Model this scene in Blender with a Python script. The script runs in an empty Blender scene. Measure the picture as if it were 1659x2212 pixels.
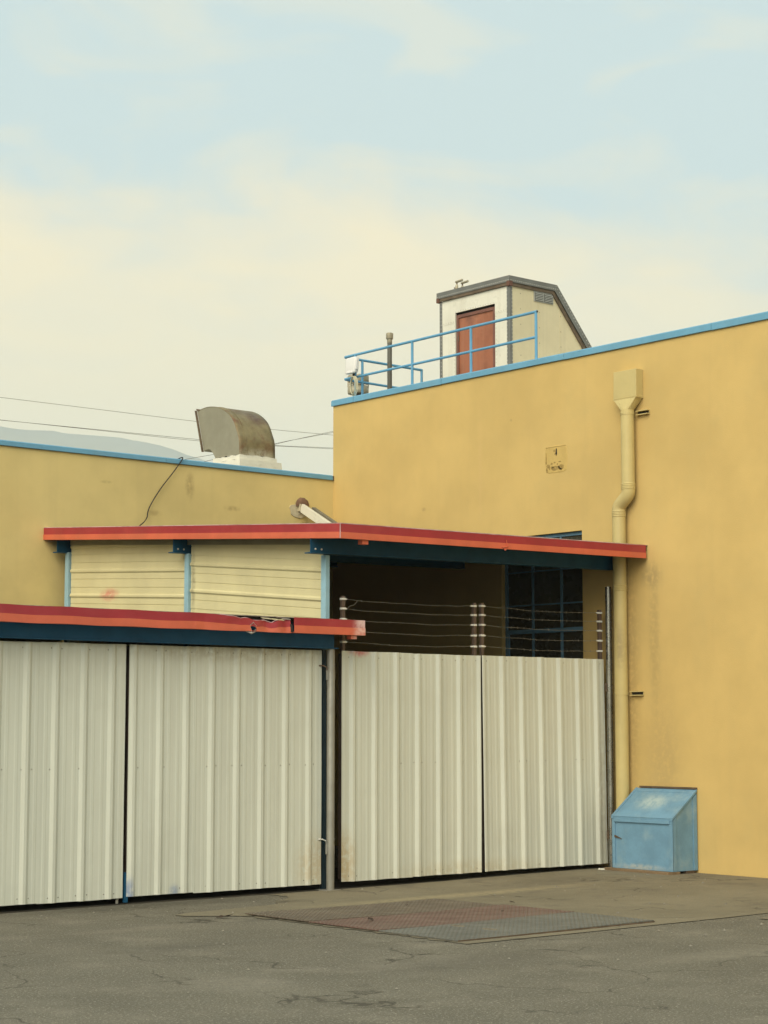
import bpy, bmesh, math, random
from mathutils import Vector, Matrix, noise
R = math.radians
random.seed(7)
S = bpy.context.scene
COL = S.collection

# ---------------------------------------------------------------- camera
cam = bpy.data.cameras.new('camera'); camo = bpy.data.objects.new('camera', cam); COL.objects.link(camo)
camo.location = (-12.451, -15.535, 1.693)
camo.rotation_euler = (R(90 + 6.363), 0, R(-40.375))
cam.sensor_fit = 'HORIZONTAL'; cam.sensor_width = 36; cam.lens = 36 * 4116 / 1659
cam.clip_start = .1; cam.clip_end = 20000
S.camera = camo

# ---------------------------------------------------------------- sky and sun
SUN_DIR = Vector((-.76, -.36, .54)).normalized()
W = bpy.data.worlds.new('World'); S.world = W; W.use_nodes = True
nt = W.node_tree; nt.nodes.clear()
def wn(t, **k):
    n = nt.nodes.new(t)
    for a, b in k.items(): setattr(n, a, b)
    return n
L = nt.links.new
sky = wn('ShaderNodeTexSky', sky_type='NISHITA', sun_disc=False)
sky.sun_elevation = math.asin(SUN_DIR.z); sky.sun_rotation = math.atan2(SUN_DIR.x, SUN_DIR.y)
sky.air_density = 1.0; sky.dust_density = 2.0; sky.ozone_density = 1.0
bg_sky = wn('ShaderNodeBackground'); bg_sky.inputs[1].default_value = .07
L(sky.outputs[0], bg_sky.inputs[0])
tc = wn('ShaderNodeTexCoord'); mp = wn('ShaderNodeMapping'); mp.inputs['Scale'].default_value = (1.0, 1.0, 2.6)
mp.inputs['Rotation'].default_value = (R(14), R(-10), 0)
L(tc.outputs['Generated'], mp.inputs[0])
n1 = wn('ShaderNodeTexNoise'); n1.inputs['Scale'].default_value = 2.6; n1.inputs['Detail'].default_value = 7; n1.inputs['Roughness'].default_value = .56
n1.inputs['Distortion'].default_value = .55
L(mp.outputs[0], n1.inputs[0])
sep = wn('ShaderNodeSeparateXYZ'); L(tc.outputs['Generated'], sep.inputs[0])
# thick warm cloud low over the horizon, thinner and bluer higher up
up = wn('ShaderNodeMapRange', interpolation_type='SMOOTHSTEP'); up.inputs[1].default_value = .15; up.inputs[2].default_value = .34
up.inputs[3].default_value = .27; up.inputs[4].default_value = -.12
L(sep.outputs[2], up.inputs[0])
add = wn('ShaderNodeMath', operation='ADD'); L(n1.outputs[0], add.inputs[0]); L(up.outputs[0], add.inputs[1])
cov = wn('ShaderNodeMapRange', interpolation_type='SMOOTHSTEP'); cov.inputs[1].default_value = .36; cov.inputs[2].default_value = .68
L(add.outputs[0], cov.inputs[0])
ramp = wn('ShaderNodeValToRGB'); e = ramp.color_ramp.elements
SKYK = .44
e[0].position = 0; e[0].color = (.61 * SKYK, .765 * SKYK, .77 * SKYK, 1)
e[1].position = 1; e[1].color = (1.20 * SKYK, .96 * SKYK, .52 * SKYK, 1)
m_ = e.new(.5); m_.color = (.99 * SKYK, .88 * SKYK, .60 * SKYK, 1)
n2 = wn('ShaderNodeTexNoise'); n2.inputs['Scale'].default_value = 9; n2.inputs['Detail'].default_value = 5; n2.inputs['Distortion'].default_value = .8
L(mp.outputs[0], n2.inputs[0])
n2m = wn('ShaderNodeMapRange'); n2m.inputs[1].default_value = .35; n2m.inputs[2].default_value = .65; n2m.inputs[3].default_value = -.22; n2m.inputs[4].default_value = .22
L(n2.outputs[0], n2m.inputs[0])
cv2 = wn('ShaderNodeMath', operation='ADD'); L(cov.outputs[0], cv2.inputs[0]); L(n2m.outputs[0], cv2.inputs[1])
L(cv2.outputs[0], ramp.inputs[0])
bg_cl = wn('ShaderNodeBackground'); L(ramp.outputs[0], bg_cl.inputs[0]); bg_cl.inputs[1].default_value = 1.0
mx = wn('ShaderNodeMixShader'); mx.inputs[0].default_value = .86
L(bg_sky.outputs[0], mx.inputs[1]); L(bg_cl.outputs[0], mx.inputs[2])
wo = wn('ShaderNodeOutputWorld'); L(mx.outputs[0], wo.inputs[0])

sl = bpy.data.lights.new('sun', 'SUN'); so = bpy.data.objects.new('sun', sl); COL.objects.link(so)
sl.energy = 1.5; sl.angle = R(50); sl.color = (1, .90, .72)
so.rotation_euler = SUN_DIR.to_track_quat('Z', 'Y').to_euler(); so.location = SUN_DIR * 60
S.view_settings.view_transform = 'Standard'; S.view_settings.look = 'None'
S.view_settings.exposure = 1.30
S.cycles.max_bounces = 5; S.cycles.diffuse_bounces = 2; S.cycles.glossy_bounces = 2; S.cycles.volume_bounces = 2; S.view_settings.gamma = 1

# ---------------------------------------------------------------- materials
def mat(name, col, rough=.6, var=.10, vscale=2.5, bump=0, bscale=60, metallic=0, spec=.4,
        dirt=None, streak=None, speck=None, smudge_or_shade=(), bump2=0, b2scale=4, fine=0, dirt_scale=1.3, aniso=(1, 1, 1), crack=False):
    """painted / weathered surface: base colour with blotches, optional dirt, vertical streaks, specks and
    local stains or painted shade (centre, radii, colour, strength), all in world space."""
    m = bpy.data.materials.new(name); m.use_nodes = True
    t = m.node_tree; N = t.nodes; lk = t.links.new
    bs = N['Principled BSDF']
    bs.inputs['Roughness'].default_value = rough; bs.inputs['Metallic'].default_value = metallic
    bs.inputs['Specular IOR Level'].default_value = spec
    geo = N.new('ShaderNodeNewGeometry'); pos = geo.outputs['Position']
    def nz(scale, detail=4, rough=.55, vec=pos, sc=None):
        if sc:
            mp = N.new('ShaderNodeMapping'); mp.inputs['Scale'].default_value = sc; lk(vec, mp.inputs[0]); vec = mp.outputs[0]
        n = N.new('ShaderNodeTexNoise'); n.inputs['Scale'].default_value = scale; n.inputs['Detail'].default_value = detail
        n.inputs['Roughness'].default_value = rough; lk(vec, n.inputs[0]); return n.outputs[0]
    def rng(v, a, b, c=0, d=1, smooth=True):
        r = N.new('ShaderNodeMapRange'); r.interpolation_type = 'SMOOTHSTEP' if smooth else 'LINEAR'
        for i, x in zip((1, 2, 3, 4), (a, b, c, d)): r.inputs[i].default_value = x
        lk(v, r.inputs[0]); return r.outputs[0]
    def mixc(f, a, b):
        x = N.new('ShaderNodeMix'); x.data_type = 'RGBA'
        for s, v in ((0, f), (6, a), (7, b)):
            if isinstance(v, (int, float)): x.inputs[s].default_value = v
            elif isinstance(v, tuple): x.inputs[s].default_value = (*v, 1)
            else: lk(v, x.inputs[s])
        return x.outputs[2]
    def mul(a, b):
        x = N.new('ShaderNodeMath'); x.operation = 'MULTIPLY'
        for s, v in ((0, a), (1, b)):
            if isinstance(v, (int, float)): x.inputs[s].default_value = v
            else: lk(v, x.inputs[s])
        return x.outputs[0]
    lo = tuple(c * (1 - var) for c in col); hi = tuple(min(1, c * (1 + var)) for c in col)
    c = mixc(rng(nz(vscale, 4, .6, sc=aniso), .3, .7), lo, hi)
    if fine: c = mixc(rng(nz(90, 2, .7), .35, .65, 0, fine), c, tuple(x * .6 for x in col))
    if dirt: c = mixc(rng(nz(dirt_scale, 5, .65), .48, .75, 0, dirt[1]), c, dirt[0])
    if streak: c = mixc(rng(nz(1.0, 4, .6, sc=(streak[2], streak[2], .25)), .50, .78, 0, streak[1]), c, streak[0])
    if speck: c = mixc(rng(nz(speck[2], 4, .7), speck[3], speck[3] + .06, 0, speck[1]), c, speck[0])
    if crack:
        wv = N.new('ShaderNodeVectorMath'); wv.operation = 'ADD'; lk(pos, wv.inputs[0])
        dn = N.new('ShaderNodeTexNoise'); dn.inputs['Scale'].default_value = 2.2; dn.inputs['Detail'].default_value = 4; lk(pos, dn.inputs[0])
        dm = N.new('ShaderNodeVectorMath'); dm.operation = 'SCALE'; dm.inputs['Scale'].default_value = .5; lk(dn.outputs['Color'], dm.inputs[0]); lk(dm.outputs[0], wv.inputs[1])
        vo = N.new('ShaderNodeTexVoronoi'); vo.feature = 'DISTANCE_TO_EDGE'; vo.inputs['Scale'].default_value = .62; lk(wv.outputs[0], vo.inputs[0])
        c = mixc(mul(rng(vo.outputs['Distance'], .0, .011, .75, 0), rng(nz(1.4, 2), .42, .6)), c, (.055, .048, .036))
    if smudge_or_shade: sn = rng(nz(14, 3, .7), .25, .6)
    for (cen, rad, sc_, st) in smudge_or_shade:
        v = N.new('ShaderNodeVectorMath'); v.operation = 'SUBTRACT'; lk(pos, v.inputs[0]); v.inputs[1].default_value = cen
        d = N.new('ShaderNodeVectorMath'); d.operation = 'DIVIDE'; lk(v.outputs[0], d.inputs[0]); d.inputs[1].default_value = rad
        l = N.new('ShaderNodeVectorMath'); l.operation = 'LENGTH'; lk(d.outputs[0], l.inputs[0])
        f = mul(rng(l.outputs['Value'], .15, 1.0, st, 0), sn)
        c = mixc(f, c, sc_)
    lk(c, bs.inputs['Base Color'])
    lk(rng(nz(vscale * 3, 2), .3, .7, max(.02, rough - .08), min(1, rough + .08)), bs.inputs['Roughness'])
    prev = None
    for sc_, st in ((bscale, bump), (b2scale, bump2)):
        if not st: continue
        b = N.new('ShaderNodeBump'); b.inputs['Strength'].default_value = 1; b.inputs['Distance'].default_value = st
        lk(nz(sc_, 3, .6), b.inputs['Height'])
        if prev: lk(prev, b.inputs['Normal'])
        prev = b.outputs[0]
    if prev: lk(prev, bs.inputs['Normal'])
    return m

WALLC = (.64, .455, .175)
MT = {}
MT['stucco'] = mat('stucco_yellow', WALLC, .92, .07, .9, bump=.0016, bscale=110, spec=.15,
    dirt=((.57, .43, .18), .40), streak=((.48, .35, .15), .15, 5),
    smudge_or_shade=[((4.35, -.64, 2.7), (.3, .13, 1.2), (.30, .22, .10), .32), ((4.35, -.60, 3.42), (.3, .24, .2), (.26, .19, .10), .4),
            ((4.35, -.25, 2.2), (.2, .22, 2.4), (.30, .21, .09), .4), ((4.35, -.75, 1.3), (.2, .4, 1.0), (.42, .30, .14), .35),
            ((4.35, 2.3, 5.0), (.2, .05, 1.2), (.66, .46, .20), .4), ((4.35, 3.4, 4.55), (.2, .06, .04), (.40, .26, .12), .5),
            ((4.35, 1.72, 5.55), (.2, .03, .03), (.30, .2, .1), .6), ((4.35, 4.1, 4.3), (.2, .12, .06), (.42, .28, .13), .4)])
MT['stucco2'] = mat('stucco_ochre', (.72, .565, .245), .92, .08, .9, bump=.0016, bscale=110, spec=.15,
    dirt=((.63, .49, .22), .45), streak=((.55, .43, .2), .18, 5),
    smudge_or_shade=[((1.9, 5.33, 4.85), (.10, .3, .25), (.33, .23, .10), .6), ((2.6, 5.33, 4.6), (.18, .3, .05), (.34, .23, .10), .5),
            ((1.35, 5.33, 4.45), (.15, .3, .06), (.36, .24, .10), .4), ((.6, 5.33, 4.8), (.12, .3, .03), (.34, .24, .10), .4),
            ((3.9, 5.33, 4.45), (.28, .3, .16), (.32, .21, .09), .6)])
BLUE = (.15, .37, .54)
MT['blue'] = mat('blue_trim_paint', BLUE, .5, .07, 3, bump=.0008, bscale=120, dirt=((.22, .36, .44), .35), fine=.15)
MT['blue_rail'] = mat('blue_rail_paint', (.13, .36, .56), .42, .06, 6, speck=((.25, .15, .08), .5, 40, .72))
MT['post_blue'] = mat('light_blue_post_paint', (.30, .50, .60), .55, .08, 5, dirt=((.40, .50, .52), .5), speck=((.2, .14, .08), .6, 25, .72))
MT['beam_blue'] = mat('dark_blue_beam_paint', (.010, .075, .150), .5, .12, 4, spec=.2, dirt=((.018, .08, .145), .5), speck=((.09, .06, .04), .6, 30, .70))
MT['post_shade'] = mat('shaded_post_navy', (.012, .034, .052), .5, .15, 6, spec=.25, dirt=((.03, .04, .045), .5))  # lower posts: shade below the beam put into the colour
MT['crimson'] = mat('crimson_fascia_paint', (.36, .030, .042), .38, .10, 2.5, dirt=((.42, .08, .07), .35), speck=((.6, .55, .5), .7, 22, .77),
    smudge_or_shade=[((.20, -.3, 2.7), (.15, .4, .4), (.75, .52, .50), .95)])
MT['orange'] = mat('orange_fascia_paint', (.66, .140, .075), .40, .09, 2.5, dirt=((.55, .15, .09), .4), speck=((.6, .5, .42), .7, 22, .77),
    smudge_or_shade=[((.20, -.3, 2.65), (.15, .4, .4), (.80, .52, .46), .95)])
MT['lip'] = mat('fascia_worn_lip', (.60, .42, .42), .5, .25, 8, dirt=((.42, .12, .12), .8))
MT['torn'] = mat('bent_bare_metal', (.42, .38, .33), .5, .3, 20, metallic=.4)
MT['siding'] = mat('cream_siding_paint', (.70, .635, .375), .5, .05, 2, dirt=((.60, .54, .33), .45), streak=((.60, .54, .33), .2, 9),
    smudge_or_shade=[((-.03, 4.23, 3.26), (.3, .28, .11), (.62, .17, .14), .75), ((-.05, 2.45, 3.3), (.3, .06, .6), (.18, .15, .09), .5)])  # dark edge beside the post is gap shadow painted on the sheet
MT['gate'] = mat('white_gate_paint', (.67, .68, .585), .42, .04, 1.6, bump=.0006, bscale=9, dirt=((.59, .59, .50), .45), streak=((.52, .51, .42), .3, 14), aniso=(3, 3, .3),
    speck=((.25, .2, .13), .7, 26, .79),
    smudge_or_shade=[((.41, 0, 2.45), (.19, .3, .07), (.60, .10, .12), .8), ((-2.42, 0, .10), (.09, .3, .22), (.17, .24, .42), .75),
            ((-1.90, 0, .08), (.09, .3, .12), (.20, .27, .43), .65), ((-.1, 0, .25), (.45, .3, .45), (.50, .34, .13), .5),
            ((.2, 0, .25), (.25, .3, .5), (.50, .34, .13), .6), ((2.0, 0, .1), (1.6, .3, .18), (.50, .40, .22), .4),
            ((-1.2, 0, 2.45), (2.0, .3, .20), (.36, .30, .19), .55), ((4.1, 0, 1.0), (.12, .3, 1.2), (.40, .34, .24), .45)])  # wide dark band on the left gate tops paints in the low canopy's shade
MT['gate_frame'] = mat('dark_gate_frame', (.055, .038, .028), .6, .25, 8, dirt=((.11, .06, .035), .6))
MT['wire_post'] = mat('rust_brown_post', (.115, .078, .058), .6, .2, 12, dirt=((.16, .09, .05), .6))
MT['galv'] = mat('galvanised_pipe', (.30, .29, .25), .5, .12, 4, metallic=.3, streak=((.15, .135, .10), .7, 6), dirt=((.22, .19, .14), .5))
MT['shiny'] = mat('bright_steel_pipe', (.34, .335, .30), .3, .10, 4, metallic=.85, streak=((.2, .17, .13), .5, 3))
MT['clip'] = mat('white_insulator', (.78, .76, .70), .45, .08, 10)
MT['wire'] = mat('barbed_wire_steel', (.26, .24, .20), .5, .2, 20, metallic=.3)
MT['black'] = mat('black_rubber', (.02, .018, .016), .55, .2, 10)
MT['overhead'] = mat('overhead_wire', (.14, .13, .11), .6, .1, 1)
MT['pipe'] = mat('cream_downpipe_paint', (.60, .485, .21), .48, .05, 3, dirt=((.52, .41, .19), .35), speck=((.28, .19, .1), .6, 30, .76),
    smudge_or_shade=[((4.25, -.24, 2.6), (.2, .06, .42), (.30, .22, .11), .7), ((4.25, -.2, 1.9), (.2, .09, .4), (.42, .31, .15), .5), ((4.28, -.17, 3.72), (.2, .1, .06), (.45, .24, .12), .7)])
MT['box'] = mat('blue_bin_paint', (.165, .32, .455), .62, .10, 3.5, bump=.0015, bscale=45, dirt=((.30, .42, .47), .75), streak=((.24, .37, .44), .45, 7), fine=.2, dirt_scale=3.2,
    speck=((.42, .42, .36), .7, 18, .74), smudge_or_shade=[((3.9, -.75, .09), (.3, .55, .05), (.42, .44, .40), .8), ((4.12, -.78, .82), (.25, .3, .16), (.44, .54, .53), .8)])
MT['wood'] = mat('weathered_board', (.22, .15, .085), .85, .25, 9, bump=.003, bscale=40, dirt=((.12, .08, .05), .6), aniso=(1, .2, 1))
MT['rustwood'] = mat('brown_flashing', (.12, .08, .05), .8, .3, 8, dirt=((.2, .13, .08), .6))
MT['concrete'] = mat('worn_concrete', (.245, .212, .145), .9, .16, .8, bump=.004, bscale=45, dirt=((.140, .120, .088), .85), fine=.55, crack=True, spec=.2,
    speck=((.10, .085, .06), .6, 16, .70), dirt_scale=1.6,
    smudge_or_shade=[((.6, -1.35, 0), (2.6, .26, .5), (.34, .285, .175), .9), ((2.4, -.9, 0), (1.5, .5, .5), (.14, .12, .085), .5), ((-1.3, -.75, 0), (.7, .18, .5), (.095, .083, .062), .85)])
MT['asphalt'] = mat('old_asphalt', (.19, .172, .13), .92, .15, 1.1, bump=.012, bscale=42, dirt=((.24, .215, .165), .7), fine=.9, spec=.2, crack=True,
    speck=((.40, .36, .29), .8, 48, .57), smudge_or_shade=[((-2.2, -1.95, 0), (.55, .22, .5), (.10, .09, .072), .7), ((-2.4, -.25, 0), (1.9, .42, .5), (.085, .077, .06), .75), ((-4.2, -3.2, 0), (.9, .35, .5), (.12, .108, .085), .6), ((-3.0, -5.3, 0), (1.3, .5, .5), (.125, .112, .088), .55), ((-4.9, -5.2, 0), (.5, .8, .5), (.25, .225, .175), .6), ((-1.2, -6.2, 0), (1.6, .3, .5), (.24, .215, .165), .6), ((-3.6, -1.9, 0), (.8, .2, .5), (.25, .22, .17), .6)])
MT['slab'] = mat('pale_concrete', (.24, .21, .155), .9, .12, .8, bump=.004, bscale=55, dirt=((.18, .16, .12), .6), fine=.35, spec=.2)
MT['white_paint'] = mat('white_metal_paint', (.76, .73, .62), .35, .05, 3, spec=.5, dirt=((.66, .62, .50), .4))
MT['foam'] = mat('brown_foam', (.20, .115, .072), .95, .2, 14, bump=.01, bscale=25)
MT['patch'] = mat('cream_patch_plaster', (.58, .50, .34), .9, .12, 10, bump=.006, bscale=30, dirt=((.36, .27, .15), .6), dirt_scale=9)
MT['tube_grey'] = mat('grey_tube', (.19, .175, .13), .6, .12, 6)
MT['hood'] = mat('hood_side_grey', (.295, .275, .20), .55, .08, 3, metallic=.15, dirt=((.36, .33, .25), .5), streak=((.22, .20, .14), .4, 7))
MT['hood_back'] = mat('hood_back_rusty', (.24, .195, .10), .55, .25, 3.5, metallic=.2, dirt=((.17, .075, .04), .95), streak=((.15, .085, .05), .6, 9), dirt_scale=4,
    smudge_or_shade=[((3.6, 6.3, 6.05), (.25, .4, .22), (.10, .05, .045), .85), ((3.5, 5.98, 5.47), (.5, .2, .14), (.45, .42, .33), .9)])
MT['curb'] = mat('white_roof_coating', (.74, .71, .60), .75, .06, 4, bump=.01, bscale=12, speck=((.4, .33, .22), .6, 12, .74))
MT['roofing'] = mat('roof_membrane', (.34, .32, .27), .9, .12, 1.5)
MT['alu'] = mat('white_aluminium_skin', (.80, .77, .65), .34, .05, 2.2, bump=.003, bscale=3.5, spec=.6, streak=((.50, .45, .34), .3, 8), dirt=((.60, .56, .45), .4))
MT['beige'] = mat('beige_panel', (.73, .64, .42), .6, .05, 2, streak=((.48, .41, .27), .35, 8), bump=.002, bscale=3.5)
MT['trim_grey'] = mat('grey_metal_trim', (.20, .20, .185), .45, .10, 5, metallic=.35, dirt=((.15, .14, .12), .5))
MT['trim_brown'] = mat('rusted_trim', (.135, .095, .06), .65, .25, 7, dirt=((.22, .18, .12), .6), dirt_scale=5)
MT['rivet'] = mat('rivet_metal', (.62, .60, .54), .4, .1, 10, metallic=.4)
MT['rivet_dark'] = mat('dark_screw', (.16, .12, .08), .5, .2, 10)
MT['door'] = mat('rusty_red_door', (.37, .135, .07), .5, .22, 2.6, streak=((.44, .20, .11), .6, 6), dirt=((.21, .09, .06), .8), dirt_scale=2.6)
MT['door_frame'] = mat('door_frame_brown', (.20, .085, .06), .55, .15, 4)
MT['grille'] = mat('vent_grille', (.44, .44, .40), .5, .1, 8)
MT['glass'] = mat('dusty_window_glass', (.035, .035, .027), .25, .15, 2, spec=.5, dirt=((.055, .052, .038), .5))
MT['win_frame'] = mat('blue_window_frame', (.14, .28, .40), .5, .1, 4, dirt=((.17, .28, .36), .5))
MT['plastic'] = mat('white_plastic', (.80, .78, .75), .35, .02, 3)
MT['logo'] = mat('orange_logo', (.70, .16, .07), .5, .05, 8)
MT['cable'] = mat('cream_cable', (.58, .53, .36), .5, .06, 8)
MT['tan_metal'] = mat('dull_vent_metal', (.42, .37, .26), .45, .15, 6, metallic=.35, dirt=((.28, .22, .14), .6))
MT['vent_pipe'] = mat('dark_grey_vent_pipe', (.11, .105, .085), .55, .15, 5, streak=((.2, .19, .15), .5, 9))
MT['hill'] = mat('dry_grass_hill', (.20, .19, .12), .95, .2, .0025, dirt=((.10, .11, .06), .8), dirt_scale=.005)
MT['leaf'] = mat('dry_leaf', (.05, .032, .02), .8, .3, 20)
MT['stone'] = mat('grit_stone', (.22, .20, .16), .9, .35, 30)
MT['floor_shade'] = mat('shade_dark_floor', (.05, .043, .032), .8, .3, 1.2)  # floor colour darkened to stand in for shade behind the gates
MT['dark'] = mat('dark_interior', (.03, .027, .022), .9, .2, 1)

def plate_mat(name, a, b):
    """raised-bar tread plate: bars as bump, rust brown against dusty grey."""
    m = mat(name, a, .6, .14, 1.6, metallic=.25, dirt=(b, .85), dirt_scale=1.7)
    N = m.node_tree.nodes; lk = m.node_tree.links.new; bs = N['Principled BSDF']
    geo = N.new('ShaderNodeNewGeometry'); mp = N.new('ShaderNodeMapping'); mp.inputs['Rotation'].default_value = (0, 0, R(45))
    lk(geo.outputs['Position'], mp.inputs[0])
    hs = []
    for ax in ('X', 'Y'):
        w = N.new('ShaderNodeTexWave'); w.bands_direction = ax; w.inputs['Scale'].default_value = 8.5 if ax == 'X' else 4.2; lk(mp.outputs[0], w.inputs[0]); hs.append(w.outputs['Fac'])
    mu = N.new('ShaderNodeMath'); mu.operation = 'MULTIPLY'; lk(hs[0], mu.inputs[0]); lk(hs[1], mu.inputs[1])
    b_ = N.new('ShaderNodeBump'); b_.inputs['Distance'].default_value = .012; lk(mu.outputs[0], b_.inputs['Height']); lk(b_.outputs[0], bs.inputs['Normal'])
    old = bs.inputs['Base Color'].links[0].from_socket
    x = N.new('ShaderNodeMix'); x.data_type = 'RGBA'; r = N.new('ShaderNodeMapRange'); r.inputs[1].default_value = .25; r.inputs[2].default_value = .6; r.inputs[4].default_value = .45
    lk(mu.outputs[0], r.inputs[0]); lk(r.outputs[0], x.inputs[0]); lk(old, x.inputs[6]); x.inputs[7].default_value = (.24, .21, .16, 1)
    lk(x.outputs[2], bs.inputs['Base Color']); return m
MT['plate1'] = plate_mat('tread_plate_brown', (.150, .115, .085), (.20, .17, .12))
MT['plate2'] = plate_mat('tread_plate_red', (.175, .100, .080), (.17, .13, .10))
MT['plate3'] = plate_mat('tread_plate_grey', (.155, .155, .138), (.18, .175, .15))

# ---------------------------------------------------------------- mesh helpers
class MB:
    def __init__(s): s.v = []; s.f = []
    def add(s, vs, fs):
        o = len(s.v); s.v += [tuple(p) for p in vs]; s.f += [tuple(i + o for i in q) for q in fs]; return s
    def box(s, x0, x1, y0, y1, z0, z1):
        return s.add([(x, y, z) for z in (z0, z1) for y in (y0, y1) for x in (x0, x1)],
                     [(0, 2, 3, 1), (4, 5, 7, 6), (0, 1, 5, 4), (2, 6, 7, 3), (0, 4, 6, 2), (1, 3, 7, 5)])
    def hexa(s, p):   # 8 points: bottom 4 (ccw from above), top 4
        return s.add(p, [(3, 2, 1, 0), (4, 5, 6, 7), (0, 1, 5, 4), (1, 2, 6, 5), (2, 3, 7, 6), (3, 0, 4, 7)])
    def prism(s, poly, d):   # planar polygon extruded by vector d
        n = len(poly); a = [Vector(p) for p in poly]; b = [p + Vector(d) for p in a]
        return s.add(a + b, [tuple(range(n))[::-1], tuple(range(n, 2 * n))] + [(i, (i + 1) % n, n + (i + 1) % n, n + i) for i in range(n)])
    def tube(s, pts, r, n=12, caps=True, square=False):
        P = [Vector(p) for p in pts]; rs = r if isinstance(r, (list, tuple)) else [r] * len(P)
        vs = []; up = None
        for i, p in enumerate(P):
            t = (P[min(i + 1, len(P) - 1)] - P[max(i - 1, 0)])
            t = t.normalized() if t.length > 1e-9 else Vector((0, 0, 1))
            if up is None: up = Vector((0, 0, 1)) if abs(t.z) < .9 else Vector((1, 0, 0))
            a = t.cross(up).normalized(); b = a.cross(t).normalized(); up = b
            for k in range(n):
                th = 2 * math.pi * (k + (.5 if square else 0)) / n
                vs.append(p + (a * math.cos(th) + b * math.sin(th)) * rs[i])
        fs = [(i * n + k, i * n + (k + 1) % n, (i + 1) * n + (k + 1) % n, (i + 1) * n + k) for i in range(len(P) - 1) for k in range(n)]
        if caps: fs += [tuple(range(n))[::-1], tuple((len(P) - 1) * n + k for k in range(n))]
        return s.add(vs, fs)
    def lathe(s, c, prof, n=24, caps=True):   # prof: (r, z)
        vs = [(c[0] + r * math.cos(2 * math.pi * k / n), c[1] + r * math.sin(2 * math.pi * k / n), c[2] + z) for r, z in prof for k in range(n)]
        fs = [(i * n + k, i * n + (k + 1) % n, (i + 1) * n + (k + 1) % n, (i + 1) * n + k) for i in range(len(prof) - 1) for k in range(n)]
        if caps: fs += [tuple(range(n))[::-1], tuple((len(prof) - 1) * n + k for k in range(n))]
        return s.add(vs, fs)
    def dome(s, c, ax, r, h=None):   # small rivet / screw head pointing along ax
        ax = Vector(ax).normalized(); h = h or r * .5
        u = ax.orthogonal().normalized(); w = ax.cross(u); c = Vector(c)
        ring = [c + (u * math.cos(k * math.pi / 3) + w * math.sin(k * math.pi / 3)) * r for k in range(6)]
        return s.add(ring + [c + ax * h], [(k, (k + 1) % 6, 6) for k in range(6)])
    def obj(s, name, mt, parent=None, bevel=0, smooth=False, thick=0, kind=None, label=None):
        off = Vector((0, 0, 0)); p = parent
        while p is not None: off += p.location; p = p.parent
        me = bpy.data.meshes.new(name); me.from_pydata([tuple(Vector(v) - off) for v in s.v], [], s.f); me.update()
        bm = bmesh.new(); bm.from_mesh(me); bmesh.ops.recalc_face_normals(bm, faces=bm.faces); bm.to_mesh(me); bm.free()
        o = bpy.data.objects.new(name, me); COL.objects.link(o); me.materials.append(MT[mt] if isinstance(mt, str) else mt)
        if parent is not None: o.parent = parent
        if thick:
            q = o.modifiers.new('solid', 'SOLIDIFY'); q.thickness = thick; q.offset = 0
        if bevel:
            q = o.modifiers.new('bevel', 'BEVEL'); q.width = bevel; q.segments = 2; q.limit_method = 'ANGLE'; q.angle_limit = R(35)
        if smooth:
            for f in me.polygons: f.use_smooth = True
            if smooth is not True:
                me.set_sharp_from_angle(angle=R(smooth))
        if kind: o['kind'] = kind
        if label: o['label'] = label
        return o
def box(*a): return MB().box(*a)
def tag(o, label, cat, group=None):
    o['label'] = label; o['category'] = cat
    if group: o['group'] = group
    return o
def thing(name, loc, label, cat, group=None):
    o = bpy.data.objects.new(name, None); COL.objects.link(o); o.location = loc; o.empty_display_size = .2
    return tag(o, label, cat, group)
def struct(o): o['kind'] = 'structure'; return o
def arc(c, r, a0, a1, n, f): return [f(c, r, R(a0 + (a1 - a0) * i / n)) for i in range(n + 1)]

# ---------------------------------------------------------------- ground
def ss(a, b, x): t = max(0, min(1, (x - a) / (b - a))); return t * t * (3 - 2 * t)
def gz(x, y): return .028 * ss(.8, 3.8, x) * (1 if y > -3 else ss(-9, -3, y)) + (.006 * noise.noise(Vector((x * .35, y * .35, 3))) * (1 if abs(x) < 40 and abs(y) < 40 else 0))
def axis_lines(c, near=12, step=.5):
    a = [c + i * step for i in range(-int(near / step), int(near / step) + 1)]
    far = [15, 20, 30, 50, 90, 160, 300, 600, 1200, 2500, 4500, 6500]
    return sorted([c - f for f in far] + a + [c + f for f in far])
gx, gy = axis_lines(-2), axis_lines(-4)
g = MB(); g.v = [(x, y, gz(x, y)) for y in gy for x in gx]
n_ = len(gx); g.f = [(j * n_ + i, j * n_ + i + 1, (j + 1) * n_ + i + 1, (j + 1) * n_ + i) for j in range(len(gy) - 1) for i in range(n_ - 1)]
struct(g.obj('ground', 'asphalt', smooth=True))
def sheet(name, rows, lift, mt):
    """ground sheet from rows (y, x_left, x_right), following the ground."""
    m = MB(); cols = 24
    for y, xa, xb in rows:
        for i in range(cols + 1):
            x = xa + (xb - xa) * i / cols; m.v.append((x, y, gz(x, y) + lift))
    m.f = [(j * (cols + 1) + i, j * (cols + 1) + i + 1, (j + 1) * (cols + 1) + i + 1, (j + 1) * (cols + 1) + i) for j in range(len(rows) - 1) for i in range(cols)]
    return struct(m.obj(name, mt, smooth=True))
rnd = random.Random(3)
rows = []
y = -4.52
while y < .0:
    if y < -1.72: xl = -2.24
    elif y < -1.1: xl = -2.24 - .45 * ss(-1.72, -1.2, y)
    elif y < -.9: xl = -2.69 + 1.35 * ss(-1.14, -.9, y)
    else: xl = -1.34 + .55 * ss(-.9, -.3, y)
    rows.append((y, xl + rnd.uniform(-.035, .035), 4.34)); y += .07
sheet('concrete_apron', rows, .006, 'concrete')
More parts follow.
